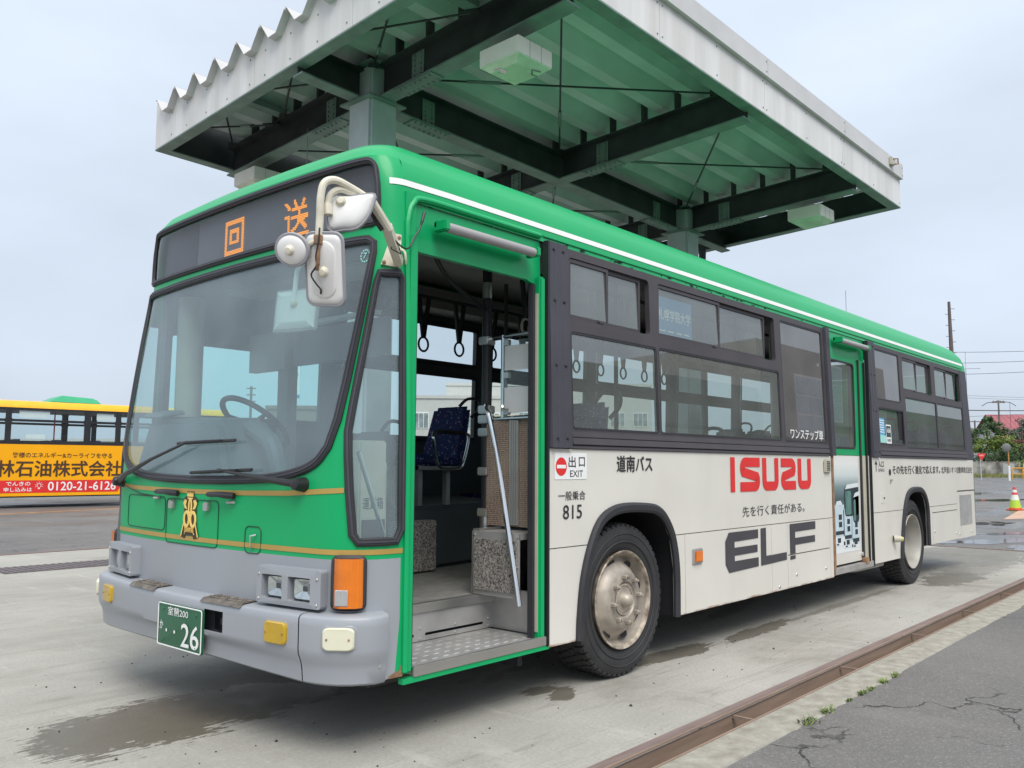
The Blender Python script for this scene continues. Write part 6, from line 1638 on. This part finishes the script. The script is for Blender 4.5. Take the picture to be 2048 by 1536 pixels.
def house(px, D, w, dp, hw, hr, roof, wall, label, x0=0., wins=()):
    p = at(px, D); h = local('house', p, label, 'house', 'houses across the road')
    MB().box(x0, x0+w, 0, dp, 0, hw).build('wall', wall, h)
    r_ = MB(); e = .5
    r_.add([(x0-e, -e, hw-.12), (x0+w+e, -e, hw-.12), (x0+w+e, dp/2, hr), (x0-e, dp/2, hr), (x0-e, dp+e, hw-.12), (x0+w+e, dp+e, hw-.12)], [(0, 1, 2, 3), (3, 2, 5, 4)])
    r_.add([(x0-e, -e, hw-.27), (x0+w+e, -e, hw-.27), (x0+w+e, dp/2, hr-.15), (x0-e, dp/2, hr-.15), (x0-e, dp+e, hw-.27), (x0+w+e, dp+e, hw-.27)], [(0, 1, 2, 3), (3, 2, 5, 4)])
    r_.add([(x0-e, -e, hw-.12), (x0+w+e, -e, hw-.12), (x0+w+e, -e, hw-.27), (x0-e, -e, hw-.27)], [(0, 1, 2, 3)])
    r_.build('roof', roof, h)
    for g_ in (x0, x0+w): MB().add([(g_, 0, hw), (g_, dp, hw), (g_, dp/2, hr-.1)], [(0, 1, 2)]).build('gable', wall, h)
    for k in range(int(w/.9)): MB().obox((x0+.3+k*.9, dp/4-e/2, (hw+hr)/2-.06), (.025, 0, 0), (0, (dp/2+e)/2, (hr-hw+.12)/2), (0, 0, .035)).build('roof_seam', roof, h)
    for (a_, b_, c_, d_) in wins:
        f = MB().box(a_-.06, b_+.06, -.06, .02, c_-.06, d_+.06).build('window', PRW, h)
        MB().box(a_, b_, -.075, -.055, c_, d_).build('pane', WINB, f)
    return h
house(2004, 140, 14, 9, 6.6, 10.1, REDR, WALH, 'house with a long dull red metal roof above the trees', 0, ((1, 2.4, 3.9, 5.2), (5, 7, 3.9, 5.2)))
house(2010, 134, 12, 5, 4.4, 6.3, TILE, CRM, 'lower house with reddish tiled roof in front of the red one', 0, ((2, 4, 1, 2.3),))
house(1935, 150, 4.6, 8, 5.2, 8.2, GRYR, WALH, 'pale house with dark grey roof behind the pine', 0, ((1, 2, 3, 4.2), (2.8, 3.8, 3, 4.2)))
house(1946, 133, 2.3, 5, 3.2, 4.9, GRYR, PRW, 'small white shed with grey roof just right of the bus tail', 0, ((.5, 1.2, 1.2, 2.2),))
# trees with leaf-sprays of small faces
BARK = material('bark', (.075, .055, .04), .9, var=.3)
def leafmat(n, c, c2): return material(n, c, .65, var=.35, scale=.9, col2=c2)
PINE = leafmat('pine_needles', (.045, .095, .035), (.10, .17, .06)); LIME = leafmat('bright_leaves', (.10, .165, .03), (.19, .26, .055)); DKG = leafmat('dark_leaves', (.03, .075, .028), (.065, .12, .04)); MAR = leafmat('maroon_leaves', (.10, .045, .035), (.17, .085, .055)); GRY = leafmat('grey_green_leaves', (.06, .09, .065), (.13, .16, .115))
def tree(name, px, D, blobs, trunk, mat_, label, leaf=.16, n=420, dv=0.):
    """blobs: (x across, z, radius x, radius z) clusters of leaves; trunk: list of limb paths"""
    p = at(px, D); T = local(name, p, label, 'tree', 'trees and shrubs across the road')
    mb = MB()
    for pth, r0 in trunk: mb.tube(pth, [r0*(1-.75*i/(len(pth)-1)) for i in range(len(pth))], 8)
    mb.build('trunk', BARK, T, smooth=True)
    mb = MB(); rg = random.Random(px)
    for (bx, bz, rx, rz_) in blobs:
        sub = [(rg.uniform(-.8, .8), rg.uniform(-.7, .7), rg.uniform(-.6, .6), rg.uniform(.28, .5)) for _ in range(12)]
        for k in range(int(n*1.7)):
            sx_, sy_, sz_, sr = rg.choice(sub)
            v = Vector((rg.gauss(0, 1), rg.gauss(0, 1), rg.gauss(0, 1))).normalized()*sr*rg.uniform(.55, 1.05)
            c = Vector((bx+(sx_+v.x)*rx, (sy_+v.y)*rx, bz+(sz_+v.z)*rz_))
            if c.z < .1: continue
            a = Vector((rg.gauss(0, 1), rg.gauss(0, 1), rg.gauss(0, .6))).normalized()*leaf*rg.uniform(.9, 2.1); b_ = a.cross(Vector((rg.gauss(0, 1), rg.gauss(0, 1), rg.gauss(0, 1)))).normalized()*leaf*rg.uniform(.5, 1.1)
            mb.add([c-a*.5, c+b_*.5, c+a*.6, c-b_*.5], [(0, 1, 2, 3)])
    mb.build('crown', mat_, T)
tree('pine_tree', 1968, 126, [(-1.2, 6.3, 1.6, .8), (.6, 7.4, 1.7, .8), (1.9, 6.4, 1.3, .7), (-.2, 5.1, 2.0, .7), (-2.2, 4.9, 1.2, .6), (.3, 8.2, .7, .6), (1.6, 5.0, 1.3, .6)], [([(-.8, 0, 0), (-.5, 0, 2.5), (.2, 0, 4.5), (0, 0, 6.5), (.3, 0, 8)], .24), ([(-.2, 0, 3.6), (-1.4, .2, 4.6), (-2.2, .2, 4.9)], .1), ([(.1, 0, 4.4), (1.4, -.2, 5.6), (1.9, 0, 6.3)], .1)], PINE, 'tall spreading pine with layered branches beside the bus tail', .20, 460)
tree('maple_tree', 1990, 124, [(-1.6, 4.6, 1.7, .9), (.4, 5.0, 1.9, 1.0), (2.2, 4.5, 1.6, .9), (.8, 3.9, 2.2, .9), (-2.6, 3.8, 1.2, .7)], [([(0, 0, 0), (.1, 0, 2), (.4, 0, 4.6)], .15), ([(.1, 0, 2.2), (-1.4, 0, 4.2)], .08)], LIME, 'bright yellow-green maple in front of the pine', .17, 520)
tree('evergreen_shrub', 1972, 121, [(-1.8, 1.9, 1.5, 1.2), (.2, 2.1, 1.7, 1.3), (2.2, 2.0, 1.6, 1.3), (3.9, 2.2, 1.5, 1.3), (1, 3.2, 1.9, .9)], [([(0, 0, 0), (.1, 0, 1.8)], .12), ([(3, 0, 0), (3.2, 0, 1.8)], .12)], DKG, 'dark rounded evergreen bushes right behind the grey wall', .15, 520)
tree('conifer_tree', 2037, 130, [(-1.4, 6.6, 1.8, 1.0), (.6, 7.0, 2.0, 1.2), (2.4, 6.8, 1.8, 1.2), (.4, 5.7, 2.2, .9), (1.2, 8.0, 1.4, .8)], [([(.4, 0, 0), (.4, 0, 5), (.8, 0, 8)], .2)], GRY, 'grey-green tree in front of the red roof at the frame edge', .17, 520)
tree('maroon_tree', 2030, 127, [(-.8, 4.6, 1.6, .9), (1.2, 4.9, 1.7, .9), (.4, 3.9, 1.8, .8)], [([(.2, 0, 0), (.2, 0, 4.6)], .13)], MAR, 'reddish-brown leaved tree below the grey-green one', .15, 480)
tree('broadleaf_tree', 2022, 123, [(-1.5, 3.1, 1.5, 1.1), (.4, 3.3, 1.7, 1.2), (2.2, 3.4, 1.8, 1.4), (3.6, 3.2, 1.4, 1.4), (1, 2.2, 2.4, 1.0)], [([(0, 0, 0), (.2, 0, 2.8)], .13)], DKG, 'dark green bushy tree behind the white van', .15, 520)
tree('broadleaf_tree', 2110, 126, [(-1.5, 3.1, 1.8, 1.4), (.8, 4.3, 2.0, 1.4), (2.6, 3.4, 1.8, 1.4), (.6, 2.2, 2.4, 1.2)], [([(0, 0, 0), (.2, 0, 3.4)], .15)], DKG, 'dark green tree standing beyond the right edge of the yard wall', .16, 420)
tree('garden_shrub', 2025, 119.5, [(0, 1.7, .9, .7), (1.3, 1.8, .9, .8)], [([(.3, 0, 0), (.3, 0, 1.5)], .08)], LIME, 'small light green shrub over the low wall by the orange rail', .13, 300)
# poles and wires
POLM = material('utility_pole_concrete', (.16, .15, .14), .8, var=.1); ANT = material('rusted_mast', (.12, .095, .085), .7, var=.2); WIRE = material('wire_black', (.03, .03, .035), .6)
p = at(1905, 110); an = local('lattice_mast', p, 'tall tapering mast with step bolts rising behind the bus roof', 'mast')
MB().tube([(.12, 0, 0), (.1, 0, 10), (-.02, 0, 22.6)], [.40, .34, .17], 12).build('shaft', ANT, an, smooth=True)
for k in range(20):
    z = 8+k*.72; s_ = 1 if k % 2 else -1; MB().tube([(.05, 0, z), (.05+s_*.62, 0, z)], .035, 6).build('step_bolt', ANT, an)
p = at(1995, 133); up_ = local('utility_pole', p, 'concrete utility pole with crossarm and cables above the trees', 'utility pole')
MB().tube([(0, 0, 0), (0, 0, 11.6)], [.17, .12], 10).build('pole', POLM, up_)
MB().tube([(-2.6, 0, 10.7), (-1.8, 0, 11.2), (0, 0, 11.5), (1.8, 0, 11.3), (2.7, 0, 10.75)], .05, 6).build('cable_hanger', WIRE, up_)
MB().box(-1., 1., -.08, .08, 11.2, 11.35).build('crossarm', POLM, up_)
MB().tube([(1.75, 0, 11.25), (1.75, 0, 7.0)], .03, 6).build('drop_wire', WIRE, up_)
for x in (-.8, -.3, .3, .8): MB().lathe([(0, .25), (.06, .2), (.09, 0)], (x, 0, 11.35), (0, 0, 1), 8).build('insulator', POLM, up_)
for z in (6.8, 7.5, 8.2): MB().tube([(-.35, 0, z), (.35, 0, z)], .03, 5).build('step_bolt', POLM, up_)
p = at(1946, 150); up2 = local('utility_pole', p, 'far utility pole top just right of the bus window', 'utility pole')
MB().tube([(0, 0, 0), (0, 0, 9.4)], .14, 8).build('pole', POLM, up2); MB().box(-.9, 1.2, -.08, .08, 9.1, 9.25).build('crossarm', POLM, up2)
def wire(pa, pb, D, label, sag=.25, r_=.028):
    a = at(pa[0], D); b_ = at(pb[0], D); a.z = 1.323+D*(768-pa[1])/1713.9+.0935*D; b_.z = 1.323+D*(768-pb[1])/1713.9+.0935*D
    pts = [a.lerp(b_, k/16)-Vector((0, 0, sag*4*(k/16)*(1-k/16))) for k in range(17)]
    setp(MB().tube(pts, r_, 5).build('power_line', WIRE), label, 'power line', 'overhead power lines')
wire((1850, 699), (2200, 688), 110, 'highest power line, running right from the tall mast')
wire((1850, 722), (2200, 706), 110, 'second power line below the mast top')
wire((1850, 745), (2200, 727), 110, 'third power line, meeting the bus roof corner')
wire((1850, 783), (2200, 793), 130, 'faint thin power line high above the red roof', .1, .018)
wire((1850, 788), (2200, 797), 130, 'fainter thin power line just under the one above the red roof', .1, .018)
wire((1800, 812), (2200, 812), 116, 'thick cable hung from the utility pole crossarm', .3, .06)
wire((1850, 832), (2200, 813), 118, 'slanting thin cable under the thick pole cable', .1, .022)
p = at(1933, 112); ra_ = local('aerial', p, 'thin television aerial just above the bus rear roof corner', 'aerial')
MB().tube([(0, 0, 0), (0, 0, 14.1)], .03, 5).tube([(-.3, 0, 14.1), (1.9, 0, 14.15)], .025, 5).tube([(-.2, 0, 16.3), (.5, 0, 16.3)], .02, 5).tube([(0, 0, 14), (0, 0, 16.4)], .02, 5).tube([(1.7, -.2, 14.1), (1.7, .2, 14.2)], .02, 5).build('elements', POLM, ra_)
# ------------------------------------------------------------------ buildings seen through the bus and beyond the yellow bus
OFFW = material('office_wall_pale', (.56, .55, .52), .8, var=.05); BRW = material('brown_wall', (.24, .17, .14), .8, var=.12); YLW = material('pale_yellow_wall', (.62, .55, .36), .8, var=.05)
def block(name, px, D, w, dp, h, wall, label, rows_, nwin, win=WINB, cat='building', x0=0, par=.3):
    p = at(px, D); b_ = local(name, p, label, cat)
    MB().box(x0, x0+w, 0, dp, 0, h).build('wall', wall, b_); MB().box(x0-.1, x0+w+.1, -.1, dp+.1, h, h+par).build('parapet', wall, b_)
    for z0, z1 in rows_:
        for k in range(nwin):
            a = x0+w*(k+.18)/nwin; c = x0+w*(k+.82)/nwin
            f = MB().box(a, c, -.05, .05, z0, z1).build('window', PRW, b_)
            n_ = 3
            for i in range(n_): MB().box(a+.06+(c-a-.06)*i/n_, a+(c-a-.06)*(i+1)/n_, -.07, -.045, z0+.08, z1-.08).build('pane', win, f)
    return b_
PALEW = material('window_pale', (.26, .30, .31), .2, var=.3, scale=2)
block('office_building', 820, 80, 8.8, 12, 7.4, OFFW, 'white office block seen through the open front door', ((1.4, 2.9), (4.6, 6.1)), 4, PALEW)
block('office_building', 893, 92, 22, 12, 9.7, OFFW, 'taller white office block behind, through the door windows', ((2, 3.4), (5.4, 6.9)), 9, PALEW)
block('brown_building', 535, 70, 5.2, 8, 5.7, BRW, 'low brown building seen through the windscreen', ((3.2, 4.6), (1.0, 2.2)), 4, PALEW)
block('yellow_building', 985, 70, 5, 8, 5.0, YLW, 'pale yellow building seen between the partition bars', ((1.0, 2.4),), 3, PALEW)
block('warehouse', -60, 95, 60, 20, 3.6, OFFW, 'long low pale warehouse behind the yellow bus', ((.8, 2.2),), 14, PALEW)
p = at(563, 62); ss_ = local('pole_sign', p, 'tall white roadside sign on a rust pole, seen through the windscreen', 'sign')
MB().tube([(0, 0, 0), (0, 0, 8.8)], .16, 10).build('pole', RUSTM, ss_); MB().box(.3, 1.35, -.1, .1, 6.0, 8.6).build('sign_board', PRW, ss_); MB().box(.3, 1.35, -.11, -.1, 6.0, 6.25).build('sign_band', ADB, ss_)
MB().lathe([(.28, .0), (.34, .01), (.40, 0)], (.82, -.105, 7.7), (0, -1, 0), 20).build('sign_ring', material('sign_ring_grey', (.3, .35, .42), .5), ss_)
p = at(503, 66); up3 = local('utility_pole', p, 'utility pole left of the brown building, seen through the windscreen', 'utility pole')
MB().tube([(0, 0, 0), (0, 0, 7.2)], .10, 8).build('pole', POLM, up3)
for z in (6.0, 6.5, 7.0): MB().box(-.35, .35, -.05, .05, z, z+.08).build('crossarm', POLM, up3)
# depot building behind the viewer on the right: it shows only as the reflection in the bus windows
DEP = material('depot_wall_cream', (.74, .67, .47), .8, var=.05); DEPB = material('depot_fascia_brown', (.17, .15, .135), .7, var=.1)
DEPU = material('depot_upper_grey', (.40, .365, .33), .7, var=.06)
dep = thing('depot_building', (22, -10.5, 0), 'cream depot building with brown eaves mirrored in the bus windows', 'building')
MB().box(9.5, 60, -22, -10.5, 0, 3.1).build('wall', DEP, dep)
MB().box(8.9, 60.5, -22.5, -9.6, 3.1, 4.5).build('eaves', DEPB, dep)
MB().box(24.5, 37, -18, -9.45, 2.9, 6.2).build('upper_storey', DEPU, dep)
for k in range(9):
    x0 = 11+k*5.2
    f = MB().box(x0, x0+2.9, -10.55, -10.42, .9, 2.7).build('window', PRW, dep)
    for i in range(3):
        for j in range(2): MB().box(x0+.08+i*.94, x0+.94+i*.94, -10.43, -10.40, 1.0+j*.84, 1.76+j*.84).build('pane', PT1 if k % 3 else WINB, f)
f = MB().box(27.2, 31.4, -9.47, -9.40, 3.0, 5.2).build('window', PRW, dep)
for i in range(4):
    for j in range(3): MB().box(27.3+i*1.02, 28.22+i*1.02, -9.41, -9.38, 3.1+j*.70, 3.72+j*.70).build('pane', PT1, f)
bpy.data.objects.remove(FONT_OB[0], do_unlink=True)
